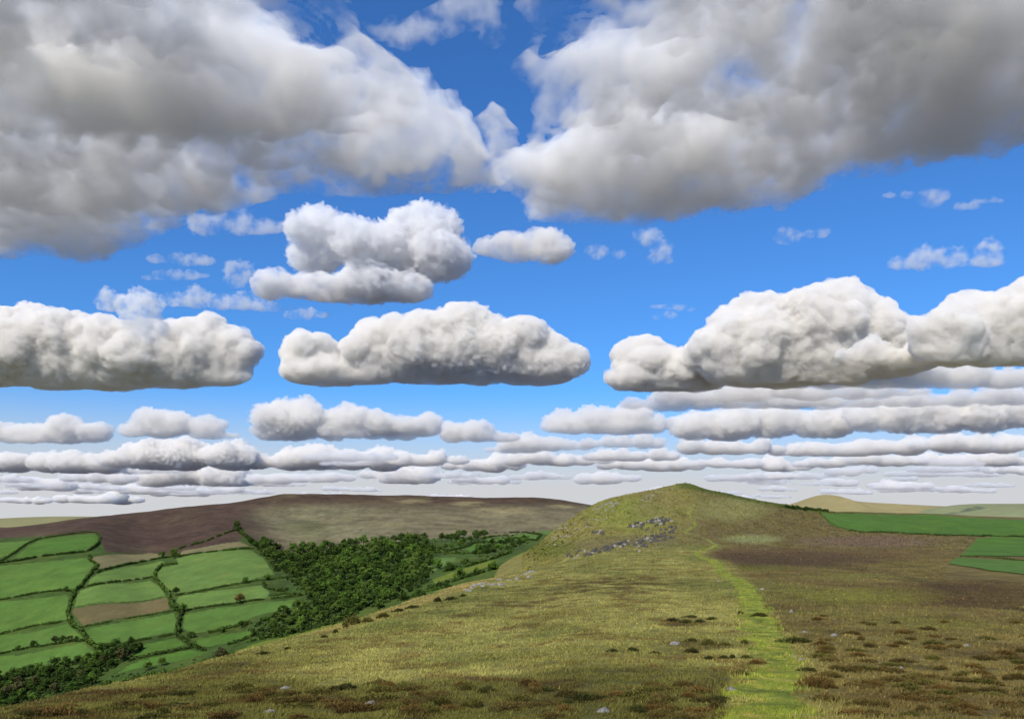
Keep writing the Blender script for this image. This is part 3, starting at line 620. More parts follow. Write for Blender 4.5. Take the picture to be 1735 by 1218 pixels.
# ---- distant hills and the plain under everything
far_mat = ground_mat('distant_turf', scale=.012, bump=.2, contrast=.2)
def far_hill(sky, d, col, label, depth=1500, zb=-110):  # col comes already paled: aerial haze is painted into the hill colour
    xs = np.linspace(sky[0][0], sky[-1][0], 160); r = pchip(np.array([s[0] for s in sky], float), np.array([s[1] for s in sky], float), xs)
    t = np.linspace(-1, 1, 41)
    top = d*(HZ-r)/F
    Xw = np.repeat(((xs-CX)/F*d)[:, None], 41, 1); Yw = d+depth*np.repeat(t[None], 160, 0)
    pr = np.where(t < 0, np.cos(t*math.pi/2)**1.3, np.cos(t*math.pi/2)**2)
    Zw = zb+(top[:, None]-zb)*pr[None]
    Zw += fbm(Xw/500, Yw/400, 0*Xw+d, 5)*22*(1-np.abs(t))[None]*np.abs(t)[None]*2
    idx = np.arange(Xw.size).reshape(Xw.shape)
    Q = np.stack([idx[:-1, :-1], idx[1:, :-1], idx[1:, 1:], idx[:-1, 1:]], -1).reshape(-1, 4)
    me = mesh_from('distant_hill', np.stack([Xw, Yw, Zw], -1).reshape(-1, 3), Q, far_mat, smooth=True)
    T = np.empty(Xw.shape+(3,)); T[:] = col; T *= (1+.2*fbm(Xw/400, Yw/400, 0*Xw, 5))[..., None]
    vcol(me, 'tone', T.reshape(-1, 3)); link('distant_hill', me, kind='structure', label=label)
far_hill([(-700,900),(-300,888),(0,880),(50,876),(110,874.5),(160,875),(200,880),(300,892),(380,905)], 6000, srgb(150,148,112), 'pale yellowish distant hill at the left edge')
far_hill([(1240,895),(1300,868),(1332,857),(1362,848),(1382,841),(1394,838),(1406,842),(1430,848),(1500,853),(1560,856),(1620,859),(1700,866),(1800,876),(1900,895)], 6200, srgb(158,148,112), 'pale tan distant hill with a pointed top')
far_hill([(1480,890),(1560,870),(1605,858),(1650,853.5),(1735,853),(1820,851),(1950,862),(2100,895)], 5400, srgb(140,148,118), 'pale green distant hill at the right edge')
pl = 120000.
me = mesh_from('plain', np.array([[-pl, -pl, -215], [pl, -pl, -215], [pl, pl, -215], [-pl, pl, -215.]]), np.array([[0, 1, 2, 3]]), far_mat)
vcol(me, 'tone', np.tile(np.array([.085, .09, .115]), (4, 1))); link('ground_plain', me, kind='structure', label='lowland plain below the moors')

# ---------------------------------------------------------------- plants and stones
def leaves(P, Nn, S, rs, jit=.5):
    """one quad per leaf clump: centres P, facing Nn, half sizes S"""
    n = len(P)
    Nn = Nn+rs.normal(size=(n, 3))*jit; Nn /= np.linalg.norm(Nn, axis=1)[:, None]+1e-9
    a = rs.normal(size=(n, 3)); T = np.cross(Nn, a); T /= np.linalg.norm(T, axis=1)[:, None]+1e-9; B = np.cross(Nn, T)
    S = S[:, None]; k = rs.uniform(.6, 1.3, (n, 1))
    V = np.stack([P-T*S-B*S*k*.6, P+T*S*.7-B*S*k, P+T*S+B*S*k*.7, P-T*S*.6+B*S*k], 1).reshape(-1, 3)
    return V, np.arange(4*n).reshape(n, 4)
def taper(p0, p1, r0, r1, n=6):
    p0, p1 = np.array(p0, float), np.array(p1, float); d = (p1-p0)/np.linalg.norm(p1-p0)
    a = np.cross(d, [0, 1, .3]); a /= np.linalg.norm(a); b = np.cross(d, a); an = np.arange(n)*2*math.pi/n
    ring = np.cos(an)[:, None]*a+np.sin(an)[:, None]*b
    V = np.concatenate([p0+ring*r0, p1+ring*r1]); i = np.arange(n); j = (i+1) % n
    return V, np.stack([i, j, j+n, i+n], 1)
def join(parts):
    Vs, Fs, o = [], [], 0
    for V, Fq in parts: Vs.append(V); Fs.append(Fq+o); o += len(V)
    return np.concatenate(Vs), np.concatenate(Fs)
def solid_mat(name, col, rough=.9):
    m = bpy.data.materials.new(name); m.use_nodes = True; nt = m.node_tree; b = nt.nodes['Principled BSDF']
    b.inputs['Roughness'].default_value = rough; b.inputs['Specular IOR Level'].default_value = .15
    no = nt.nodes.new('ShaderNodeTexNoise'); no.inputs['Scale'].default_value = 9; no.inputs['Detail'].default_value = 6
    tc = nt.nodes.new('ShaderNodeTexCoord'); nt.links.new(tc.outputs['Object'], no.inputs['Vector'])
    r = nt.nodes.new('ShaderNodeValToRGB'); r.color_ramp.elements[0].position = .35; r.color_ramp.elements[1].position = .68
    r.color_ramp.elements[0].color = (*[c*.55 for c in col], 1); r.color_ramp.elements[1].color = (*[c*1.25 for c in col], 1)
    nt.links.new(no.outputs['Fac'], r.inputs[0]); nt.links.new(r.outputs[0], b.inputs['Base Color'])
    return m
BARK = solid_mat('bark', (.07, .055, .04))
def tree_meshes(seed, crown_mat, h=1., wide=.55, nl=24, q=52, low=.22):
    """unit tree: height 1; returns trunk mesh, crown mesh"""
    rs = np.random.RandomState(seed)
    parts = [taper((0, 0, -.06), (.01, .0, .45), .035, .02)]
    cs = []
    for i in range(nl):
        a = rs.uniform(0, 2*math.pi); t = rs.uniform(0, 1); r = wide*.62*math.sqrt(rs.rand())*(1-.45*t*t)
        cs.append([math.cos(a)*r, math.sin(a)*r, low+.16+(.80-low-.10)*t, rs.uniform(.10, .17)])
    cs.append([0, 0, .8, .17]); cs = np.array(cs)
    for c in cs[:6]: parts.append(taper((0, 0, rs.uniform(.2, .4)), c[:3], .016, .006, 5))
    tm = mesh_from('trunk', *join(parts), BARK)
    Vs, Fs, Cs, o = [], [], [], 0
    for c in cs:
        v = rs.normal(size=(q, 3)); v /= np.linalg.norm(v, axis=1)[:, None]
        P = c[:3]+v*c[3]*rs.uniform(.72, 1.08, (q, 1))*np.array([1, 1, .85])
        S = rs.uniform(.016, .036, q)
        V, Fq = leaves(P, v+np.array([0, 0, .25]), S, rs)
        tone = rs.uniform(.75, 1.2)*(.62+.5*np.clip(v[:, 2]*.5+.5, 0, 1))*(.7+.5*c[2])*rs.uniform(.75, 1.25, q)  # top light put into the colour: upward leaves and higher clumps painted lighter
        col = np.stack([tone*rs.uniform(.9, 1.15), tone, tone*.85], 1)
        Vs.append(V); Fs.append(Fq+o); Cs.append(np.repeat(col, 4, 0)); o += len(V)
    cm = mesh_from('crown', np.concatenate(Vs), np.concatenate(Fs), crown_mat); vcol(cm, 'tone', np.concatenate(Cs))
    return tm, cm
LF = [leaf_mat('oak_leaf', srgb(84,112,50)), leaf_mat('ash_leaf', srgb(92,118,56)), leaf_mat('dark_leaf', srgb(66,90,42)), leaf_mat('russet_leaf', srgb(118,96,60)), leaf_mat('brown_twigs', srgb(84,84,58))]
TREES = {k: [tree_meshes(100*k+i, LF[k], wide=w) for i, w in enumerate((.62, .72, .55))] for k in range(5)}
_ti = [0]
def tree(P, height, kind, label, cat='tree', name='broadleaf_tree', group=None, sq=1.):
    tm, cm = TREES[kind][_ti[0] % 3]; _ti[0] += 1
    root = bpy.data.objects.new(name, None); COL.objects.link(root); root.location = P
    root.rotation_euler = (0, 0, rng.uniform(0, 6.28)); w = rng.uniform(.88, 1.15)
    root.scale = (height*w, height*w, height*sq)
    root['label'] = label; root['category'] = cat
    if group: root['group'] = group
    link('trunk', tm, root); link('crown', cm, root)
    return root
def size_at(P, px): return px*P[1]/F
def wood(poly, n, px, kinds, label, group, seed, shade=None):
    rs = np.random.RandomState(seed); poly = np.array(poly, float); pts = []
    lo, hi = poly.min(0), poly.max(0); md = px*.55
    for _ in range(60000):
        p = rs.uniform(lo, hi)
        if len(pts) >= n: break
        if poly_sdf(np.array([p[0]]), np.array([p[1]]), poly)[0] < 0: continue
        if pts and np.min(np.hypot((np.array(pts)-p)[:, 0], (np.array(pts)-p)[:, 1]*1.3)) < md*(1-_/90000): continue
        pts.append(p)
    for p in pts:
        P = SB.hit(p[0], p[1]); k = kinds[rs.randint(len(kinds))]
        h = size_at(P, px*rs.uniform(.85, 1.35)); h = min(max(h, 6), 24)
        tree(P-np.array([0, 0, .2]), h, k, label, group=group)
    return pts
W2 = [(418,920),(445,925),(470,936),(500,938),(560,930),(605,925),(650,924),(700,920),(728,932),(735,958),(722,985),(695,1004),(650,1022),(600,1035),(560,1040),(535,1030),(520,1012),(500,988),(478,968),(462,950),(440,935)]
W2b = [(425,1068),(445,1052),(480,1042),(520,1030),(560,1036),(610,1030),(600,1046),(540,1062),(480,1078),(440,1082)]
W1 = z1([(-40,1040),(30,1020),(200,985),(380,930),(490,905),(520,880),(600,850),(680,850),(700,870),(640,920),(560,965),(475,995),(470,1060),(300,1110),(60,1170),(-60,1190)])
# the wood's own floor of scrub, which nobody could count
def scrub(polys, label, name, mat, n, px, seed):
    rs = np.random.RandomState(seed); Ps = []
    for poly in polys:
        poly = np.array(poly, float); lo, hi = poly.min(0), poly.max(0)
        m = int(n*(hi-lo).prod()/9000)
        Q = rs.uniform(lo, hi, (m, 2)); Q = Q[poly_sdf(Q[:, 0], Q[:, 1], poly) > -2]
        Ps += [SB.hit(*q) for q in Q]
    Ps = np.array(Ps); k = 9; s = Ps[:, 1]*px/F
    v = rs.normal(size=(len(Ps), k, 3)); v /= np.linalg.norm(v, axis=2)[..., None]; v[..., 2] = np.abs(v[..., 2])
    C = Ps[:, None]+v*s[:, None, None]*np.array([1, 1, .8])
    V, Fq = leaves(C.reshape(-1, 3), v.reshape(-1, 3), np.repeat(s*.4, k), rs, .4)
    me = mesh_from(name, V, Fq, mat); t = rs.uniform(.6, 1.2, len(Ps))
    vcol(me, 'tone', np.repeat(np.repeat(t, k)[:, None]*rs.uniform(.7, 1.2, (len(Ps)*k, 1)), 4, 0)*np.ones((1, 3)))
    link(name, me, kind='stuff', label=label)
UND = leaf_mat('undergrowth_leaf', srgb(52,72,32), 0)
scrub([W2, W2b, W1], 'dark undergrowth filling the floor of the valley woods', 'woodland_undergrowth', UND, 420, 4.5, 5)
RGH = leaf_mat('rough_leaf', srgb(64,80,38), 0)
scrub([z2([(880,345),(1060,325),(1190,320),(1300,305),(1400,295),(1530,290),(1500,350),(1400,395),(1300,420),(1150,410),(1000,400)]), z1([(480,1050),(700,1020),(870,985),(1030,950),(1060,900),(900,940),(700,980),(560,1010)])],
      'dark green scrub between the far pastures', 'rough_scrub', RGH, 170, 2.6, 6)
wood(W2, 196, 17.5, [0,0,1,2,2,0], 'broadleaf tree in the dense wood on the valley floor', 'trees of the valley wood', 1)
wood(W2b, 26, 17, [1,1,0], 'paler broadleaf tree in the tongue of wood below the pastures', 'trees of the lower tongue of wood', 2)
wood(W1, 66, 19, [2,2,0,2,4], 'dark tree in the wood in the bottom left corner', 'trees of the corner wood', 3)
# hedges
HM = [leaf_mat('hedge_leaf', srgb(74,98,44), .15), leaf_mat('hedge_leaf_dark', srgb(62,82,38), .15)]
def hedge(S, poly, label, h=2.6, w=1.5, mat=None, seed=0, gap=0., name='hedge', cat='hedge', last=False, lift=0.):
    rs = np.random.RandomState(seed+300); P = S.hits(poly, last)[:, :2]
    L = np.concatenate([[0], np.cumsum(np.linalg.norm(np.diff(P, axis=0), axis=1))])
    n = max(12, int(L[-1]/.9)); t = np.linspace(0, L[-1], n)
    x = np.interp(t, L, P[:, 0]); y = np.interp(t, L, P[:, 1])
    x = x+fbm(t/25, t*0+seed, t*0, 3)*3; y = y+fbm(t/25, t*0+seed+9, t*0, 3)*4
    hh = h*(.75+.55*fbm(t/9, t*0+seed*3.1, t*0+1, 3)+rs.uniform(0, .25, n)+1.3*np.clip(fbm(t/14, t*0+seed*1.3, t*0+7, 2)-.18, 0, 1))
    if gap: keep = fbm(t/12, t*0+seed, t*0+4, 2) > gap-.5; x, y, hh, n = x[keep], y[keep], hh[keep], int(keep.sum())
    z = S.zat(x, y); k = 12
    v = rs.normal(size=(n, k, 3)); v /= np.linalg.norm(v, axis=2)[..., None]; v[..., 2] = np.abs(v[..., 2])
    hh = np.clip(hh, h*.35, h*2.4)
    C = np.stack([x, y, z+lift], 1)[:, None]+v*np.stack([np.maximum(w, hh*.45), np.maximum(w, hh*.45), hh], 1)[:, None]*rs.uniform(.55, 1.05, (n, k, 1))
    o = np.array([x.mean(), y.mean(), z.min()])
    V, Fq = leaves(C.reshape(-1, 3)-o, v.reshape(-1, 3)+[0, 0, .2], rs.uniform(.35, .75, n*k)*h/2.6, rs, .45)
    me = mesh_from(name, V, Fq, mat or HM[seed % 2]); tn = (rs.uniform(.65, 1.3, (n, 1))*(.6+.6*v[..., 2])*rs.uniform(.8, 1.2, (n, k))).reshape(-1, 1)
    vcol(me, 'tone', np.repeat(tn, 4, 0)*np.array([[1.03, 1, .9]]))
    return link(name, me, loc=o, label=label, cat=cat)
HEDGES = [
 (z1([(-60,490),(20,430),(70,400),(130,355),(190,330),(300,312),(400,300),(470,296),(495,320),(490,347)]), 'hedge curling over the top of the rounded pasture by the moor', 2.8),
 (z1([(-80,460),(20,447),(100,435),(200,418),(310,405),(430,393),(470,370),(490,347)]), 'thick hedge along the bottom of the rounded pasture', 3.4),
 (z1([(440,415),(450,440),(485,460),(460,490),(430,520),(405,560),(370,590),(350,640),(335,690),(345,740),(390,775),(430,830),(480,870),(500,890)]), 'long winding hedge running downhill left of the brown strip', 3.4),
 (z1([(-80,645),(0,632),(80,615),(160,600),(250,590),(330,582),(365,590)]), 'uppermost of three straight hedges reaching the left edge below the thick one', 2.6),
 (z1([(-80,815),(0,800),(80,780),(160,760),(260,745),(340,735)]), 'middle of three straight hedges reaching the left edge', 2.6),
 (z1([(-80,910),(0,895),(70,880),(160,865),(260,850),(350,838),(420,832)]), 'lowest of three straight hedges reaching the left edge, with dark trees', 2.2),
 (z1([(480,495),(560,470),(640,452),(720,438),(790,425),(870,415),(960,405),(1060,392),(1150,385),(1250,378)]), 'long hedge below the tan rough pastures', 2.8),
 (z1([(410,570),(500,552),(600,538),(680,528),(750,518)]), 'hedge under the long thin green pasture', 2.4),
 (z1([(870,452),(800,460),(770,490),(760,525),(790,555),(825,590),(845,630),(855,670),(885,692)]), 'winding hedge bounding the largest pasture on the left', 3.6),
 (z1([(905,660),(895,700),(880,750),(880,800),(910,830),(950,860),(1010,880)]), 'lower winding hedge curving left of the long pasture', 3.4),
 (z1([(870,610),(950,595),(1040,578),(1130,560),(1220,545),(1300,532),(1400,522),(1440,518)]), 'straight hedge under the largest pasture', 2.4),
 (z1([(900,683),(1000,670),(1100,655),(1200,642),(1300,630),(1400,620),(1490,610)]), 'straight hedge under the pasture with the reddish tree', 2.4),
 (z1([(410,765),(500,748),(600,728),(700,710),(800,692),(860,687)]), 'thin hedge under the brown strip', 1.9),
 (z1([(500,872),(600,850),(700,830),(800,812),(870,800)]), 'hedge between the field under the brown strip and the small pasture', 2.4),
 (z1([(950,812),(1050,790),(1150,765),(1240,745)]), 'bushy hedge under the long pasture', 3.0),
 (z1([(1300,545),(1315,570),(1350,585),(1400,587),(1460,570)]), 'short rough hedge by the wood, right of the reddish tree', 2.4),
 (z1([(1340,610),(1400,600),(1480,605)]), 'short dark hedge running into the wood edge', 2.4),
 (z1([(640,932),(740,907),(840,887),(950,866)]), 'dark hedge below the small pasture', 2.8),
 (z1([(500,1050),(640,1030),(760,1000),(870,985),(960,960),(1040,945)]), 'shrubby hedge along the foot of the spur, left of the brown bush', 3.0),
 (z1([(1160,925),(1220,905),(1320,885)]), 'dark hedge on the lip of the spur right of the brown bush', 1.6),
 (z1([(1230,838),(1320,818),(1440,792),(1560,762),(1690,718)]), 'thick hedge above the yellow-green strip', 3.0),
 (z1([(1130,850),(1180,835),(1240,812),(1250,800)]), 'short bushy hedge joining the yellow-green strip to the wood', 3.0),
 (z1([(860,385),(940,362),(1010,345),(1080,315),(1150,290),(1190,278)]), 'rough dark hedge climbing onto the moor above the tan pasture', 3.6),
 (z1([(1160,270),(1200,310),(1250,345),(1290,385),(1330,430),(1370,490)]), 'belt of tall scrub down the right side of the largest pasture', 5.5),
 (z2([(925,372),(960,385),(1000,400),(1090,397),(1180,405),(1215,400),(1310,388)]), 'hedge below the lens-shaped pasture', 3.0),
 (z2([(1000,358),(1060,375),(1100,392),(1190,372),(1230,352),(1290,345)]), 'hedge around the top of the pasture with the dark bush', 3.0),
 (z2([(1280,325),(1340,315),(1400,312),(1408,347),(1330,350),(1300,347)]), 'hedge round the pair of tiny far pastures', 2.6),
 (z2([(1410,300),(1480,297),(1565,310),(1540,338),(1430,325)]), 'hedge round the oblong far pasture', 2.6),
 (z2([(1080,492),(1130,480),(1200,465),(1290,440),(1350,420),(1420,395)]), 'bushy hedge above the slanting yellow-green pasture', 3.4),
 (z2([(1010,575),(1060,560),(1130,540),(1250,505),(1330,480),(1450,445),(1560,412)]), 'long dark hedge below the slanting yellow-green pasture', 3.4),
 (z2([(860,635),(940,610),(1000,590),(1080,570)]), 'dark hedge behind the pale stony lip', 2.6),
]
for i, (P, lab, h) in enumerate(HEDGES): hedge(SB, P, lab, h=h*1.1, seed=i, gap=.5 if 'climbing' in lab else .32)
hedge(SA, [(1330,860),(1350,862),(1370,863.5),(1402,866.5)], 'dark hedge on the skyline between the hill and the large flat pasture', h=3.2, seed=41)
hedge(SA, [(1388,867),(1398,878),(1412,889),(1440,899)], 'thin hedge down the left end of the large flat pasture', h=.9, w=.6, seed=42)
hedge(SA, [(1440,899.5),(1560,905),(1660,909),(1735,909.5),(1900,911)], 'dark hedge along the bottom of the large flat pasture', h=1.7, seed=43)
hedge(SA, [(1625,943),(1680,945),(1735,951),(1860,957)], 'dark hedge between the two lower pastures at the right edge', h=.8, w=.5, seed=44)
# single trees and bushes: (col, row, height px, kind, label, name)
LONE = [
 (862/2.914,800+425/2.914,17,1,'pale green round tree in the hedge under the tan pasture'),
 (800/2.914,800+425/2.914,12,0,'dark tree just left of the pale green round tree'),
 (870/2.914,800+603/2.914,13,2,'small round dark tree on the winding hedge by the largest pasture'),
 (1185/2.914,800+650/2.914,19,3,'single reddish tree standing in a pasture hedge'),
 (330/2.914,800+590/2.914,10,0,'small tree where two hedges meet near the left edge'),
 (165/2.914,800+862/2.914,12,2,'leftmost dark tree on the lowest left-edge hedge'),
 (90/2.914,800+878/2.914,9,2,'low dark tree by the left edge on the lowest hedge'),
 (275/2.914,800+846/2.914,14,4,'first of the dark trees standing close together on the lowest left hedge'),
 (310/2.914,800+842/2.914,14,2,'second of the dark trees standing close together on the lowest left hedge'),
 (345/2.914,800+838/2.914,12,4,'third of the dark trees standing close together on the lowest left hedge'),
 (378/2.914,800+835/2.914,10,2,'last of the dark trees standing close together, next to the winding hedge'),
 (1095/2.914,800+935/2.914,26,4,'large brown bush on the lip of the spur'),
 (1140/2.914,800+925/2.914,16,2,'dark bush leaning against the large brown bush'),
 (945/2.914,800+818/2.914,13,1,'small green tree at the left end of the bushy hedge'),
 (1095/2.914,800+790/2.914,13,0,'dark tree in the middle of the bushy hedge'),
 (1195/2.914,800+765/2.914,14,0,'tree at the right end of the bushy hedge'),
 (1215/2.914,800+548/2.914,12,0,'left of two bushes on the hedge under the largest pasture'),
 (1320/2.914,800+532/2.914,13,0,'right of two bushes on the hedge under the largest pasture'),
 (905/2.914,800+690/2.914,15,0,'tree at the bend where the winding hedge forks'),
 (680/2.914,800+880/2.914,15,0,'grey-green tree beside the top of the corner wood'),
 (730/2.914,800+975/2.914,16,1,'green tree in the sliver of pasture above the spur'),
 (800/2.914,800+955/2.914,15,1,'second green tree along the sliver of pasture'),
 (1000/2.914,800+955/2.914,12,1,'pale small tree just left of the large brown bush'),
 (1170/2.914,800+280/2.914,15,2,'dark tree at the top of the scrub belt on the moor edge'),
 (380+1165/2.914,800+522/2.914,20,0,'round bush alone in the slanting yellow-green pasture'),
 (380+1050/2.914,800+478/2.914,20,0,'round bush beside the right edge of the valley wood'),
 (380+1115/2.914,800+485/2.914,17,2,'bush right of the round one by the wood'),
 (380+1262/2.914,800+402/2.914,18,2,'dark bush in the small pasture right of the lens-shaped one'),
 (380+1190/2.914,800+462/2.914,15,0,'bush above the slanting pasture, left of three'),
 (380+1245/2.914,800+500/2.914,13,0,'bush on the hedge in the middle of the slanting pasture'),
 (380+1325/2.914,800+482/2.914,18,0,'bush at the upper end of the slanting pasture'),
 (380+1100/2.914,800+586/2.914,15,2,'dark bush by the stony lip of the spur'),
 (380+885/2.914,800+632/2.914,15,2,'dark bush at the foot of the wood by the pale earth lip'),
 (380+965/2.914,800+615/2.914,16,2,'dark bush between the wood and the stony lip'),
 (380+760/2.914,800+672/2.914,19,0,'rounded bush where the wood meets the pale earth lip'),
]
for c, r, px, k, lab in LONE:
    P = SB.hit(c, r); bush = 'bush' in lab
    tree(P-np.array([0, 0, .3+(size_at(P, px)*.28 if bush else 0)]), size_at(P, px)*(1.3 if bush else 1.1), k, lab, cat='bush' if bush else 'tree', name='round_bush' if bush else 'broadleaf_tree')
# a thicket of single trees between the far pastures
rs = np.random.RandomState(77)
THK = z2([(1040,345),(1180,325),(1300,310),(1290,345),(1230,350),(1180,372),(1100,390)]), z2([(1320,355),(1500,340),(1470,372),(1400,395),(1330,412),(1220,420),(1300,390)]), z2([(905,345),(1000,330),(990,355),(920,370)])
for poly, n in zip(THK, (16, 18, 6)): wood(poly, n, 13, [0,2,2], 'dark small tree in the thicket between the far pastures', 'trees of the far thicket', 20+n)

# ---- stones
def rock_mesh(seed, flat=.62):
    import bmesh
    rs = np.random.RandomState(seed); bm = bmesh.new(); bmesh.ops.create_icosphere(bm, subdivisions=4, radius=1)
    V = np.array([v.co[:] for v in bm.verts]); Fq = np.array([[v.index for v in f.verts] for f in bm.faces]); bm.free()
    for _ in range(9):
        n = rs.normal(size=3); n /= np.linalg.norm(n); o = rs.uniform(.55, .85); dd = V@n-o; V -= np.clip(dd, 0, None)[:, None]*n*.95
    V *= (1+.10*fbm(V[:, 0]*1.5+seed, V[:, 1]*1.5, V[:, 2]*1.5, 3)+.06*fbm(V[:, 0]*6+seed, V[:, 1]*6, V[:, 2]*6, 3))[:, None]
    V *= [1, .8, flat]; V[:, 2] += .3
    return V, Fq
def stone_mat(name, lo, hi):
    m = bpy.data.materials.new(name); m.use_nodes = True; nt = m.node_tree; N = nt.nodes.new; b = nt.nodes['Principled BSDF']
    b.inputs['Roughness'].default_value = .85; b.inputs['Specular IOR Level'].default_value = .2
    tc = N('ShaderNodeTexCoord'); no = N('ShaderNodeTexNoise'); no.inputs['Scale'].default_value = 2.6; no.inputs['Detail'].default_value = 9; no.inputs['Roughness'].default_value = .72
    nt.links.new(tc.outputs['Object'], no.inputs['Vector'])
    r = N('ShaderNodeValToRGB'); e = r.color_ramp.elements; e[0].position = .36; e[1].position = .62; e[0].color = (*lo, 1); e[1].color = (*hi, 1)
    nt.links.new(no.outputs['Fac'], r.inputs[0]); nt.links.new(r.outputs[0], b.inputs['Base Color'])
    bp = N('ShaderNodeBump'); bp.inputs['Strength'].default_value = .6; bp.inputs['Distance'].default_value = .15; nt.links.new(no.outputs['Fac'], bp.inputs['Height']); nt.links.new(bp.outputs[0], b.inputs['Normal'])
    return m
STONE = stone_mat('pale_lichened_stone', (.085, .08, .07), (.36, .335, .295)); CRAG = stone_mat('grey_crag_stone', (.02, .018, .016), (.12, .108, .09))
RK = [mesh_from('rock', *rock_mesh(i), STONE) for i in range(6)]; CK = [mesh_from('boulder', *rock_mesh(20+i, .8), CRAG) for i in range(6)]
def stone(c, r, wpx, hpx, label, name='rock', pool=RK, group=None, cat='rock'):
    P = SA.hit(c, r); s = size_at(P, wpx)/2
    o = link(name, pool[rng.randint(6)], loc=P-np.array([0, 0, s*.12]), label=label, cat=cat, group=group)
    o.scale = (s, s*rng.uniform(.7, 1.), size_at(P, hpx)/2*1.35); o.rotation_euler = (0, 0, rng.uniform(-.5, .5))
for c, r, w_, h_, lab in [
 (455,1209,26,16,'pale grey rock in heather at the bottom, leftmost of the large ones'), (485,1168,20,12,'pale rock at the upper edge of the heather band, left of centre'),
 (629,1193,24,14,'flat pale rock half sunk in heather, between two others'), (677,1164,12,8,'small white pointed rock on the golden grass edge of the heather band'),
 (1024,1206,28,18,'pointed pale rock in heather at the bottom centre'), (1239,1169,26,14,'largest pale rock at the left edge of the green path'),
 (1144,1092,18,12,'pale rock among heather tufts in the middle of the slope'), (1291,999,9,7,'tiny white stone right of the path, farthest up'),
 (1340,1037,9,8,'small white stone on the brown moor right of the path bend'), (1364,1072,11,7,'small stone left of the bigger one on the right-hand moor'),
 (1412,1077,17,9,'bigger pale stone on the right-hand moor above the path widening'), (1344,1112,9,7,'left of two stones at the right edge of the path'),
 (1357,1117,11,8,'right of two stones at the right edge of the path'), (1639,1094,13,7,'lone pale stone far out on the right-hand moor'),
 (1504,1132,9,6,'leftmost of three small stones lying in a line on the right-hand moor'), (1514,1132,9,7,'middle of three small stones lying in a line on the right-hand moor'),
 (1526,1133,13,9,'rightmost and largest of three stones in a line on the right-hand moor'), (1562,1117,7,5,'tiny stone beyond the line of three on the right-hand moor'),
 (1605,1173,10,7,'small pale stone in rough heather, lower right'), (1728,1194,10,9,'small rounded stone at the lower right edge'),
 (1217,985,6,5,'tiny stone beside the narrow part of the path')]: stone(c, r, w_, h_, lab)
rs = np.random.RandomState(9)
for i in range(34):
    c = rs.uniform(788, 908); r = np.interp(c, [788,850,908],[999,986,972])+rs.uniform(-5, 6)
    stone(c, r, rs.uniform(5, 10), rs.uniform(4, 8), 'whitish stone in the tumbled line along the lip of the spur', group='stones along the lip of the spur', name='stone', cat='stone')
CR = [((962,942),(1012,937),5,22,'boulder in the low left run of dark rocks under the hill'), ((1010,932),(1064,920),5,30,'boulder in the middle run of dark rocks on the hill'),
      ((1074,922),(1146,902),12,62,'boulder in the big dark outcrop on the hill'), ((1062,896),(1096,886),4,16,'boulder in the upper chain of rocks on the hill'),
      ((1096,888),(1134,880),6,36,'boulder in the topmost dark outcrop on the hill'), ((1000,905),(1030,903),3,6,'scattered boulder on the open hill face'),
      ((1008,866),(1052,852),7,18,'small pale boulder on the upper left shoulder of the hill'), ((930,912),(1040,862),13,60,'small pale stone scattered down the left flank of the hill'), ((1086,850),(1110,838),6,10,'small pale boulder below the hill top')]
for j, (a, b, sp, n, lab) in enumerate(CR):
    for i in range(n):
        t = rs.rand(); c = a[0]+(b[0]-a[0])*t+rs.normal()*3; r = a[1]+(b[1]-a[1])*t+rs.normal()*sp*.55
        k = 1 if j < 6 else .6
        stone(c, r, rs.uniform(4, 10)*k, rs.uniform(4, 9)*k, lab, name='boulder', pool=CK if (j < 6 and rs.rand() < .8) else RK, group=lab.replace('boulder', 'boulders', 1).replace('pale stone', 'pale stones', 1), cat='boulder')

# ---- heather and gorse
def heather_mesh(seed, mat, n=1500, tips=(1.12, 1.0, .85)):
    rs = np.random.RandomState(seed); a = rs.uniform(0, 2*math.pi, n); r = np.sqrt(rs.rand(n))
    lob = .95+.28*np.sin(a*3+seed)+.2*np.sin(a*5+2*seed)+.12*np.sin(a*9+seed)
    x, y = np.cos(a)*r*lob, np.sin(a)*r*lob*.8
    top = (1-r**4)*(.72+.5*fbm(x*2.2+seed, y*2.2, 0*x, 3))
    z = np.clip(top, .02, 2)*rs.uniform(.35, 1.05, n)
    d = np.stack([x*.55+rs.normal(size=n)*.35, y*.55+rs.normal(size=n)*.35, np.full(n, 1.)], 1); d /= np.linalg.norm(d, axis=1)[:, None]
    B = np.stack([x, y, z*.8-.05], 1); l = rs.uniform(.10, .26, n)[:, None]
    sd = np.cross(d, rs.normal(size=(n, 3))); sd /= np.linalg.norm(sd, axis=1)[:, None]; sd *= rs.uniform(.012, .035, n)[:, None]
    V = np.stack([B-sd, B+sd, B+d*l*np.array([1, 1, .9])], 1).reshape(-1, 3)
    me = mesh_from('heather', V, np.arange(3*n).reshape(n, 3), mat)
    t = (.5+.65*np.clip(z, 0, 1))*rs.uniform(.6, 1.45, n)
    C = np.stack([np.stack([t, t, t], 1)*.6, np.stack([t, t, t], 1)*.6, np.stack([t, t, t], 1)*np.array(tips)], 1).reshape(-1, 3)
    vcol(me, 'tone', C); return me
HMATS = [leaf_mat('heather_brown', srgb(118,106,64), .25), leaf_mat('heather_russet', srgb(126,104,62), .25), leaf_mat('heather_green', srgb(112,112,60), .25), leaf_mat('gorse_dark', srgb(82,86,48), .25)]
HME = [[heather_mesh(10*k+i, HMATS[k]) for i in range(3)] for k in range(4)]
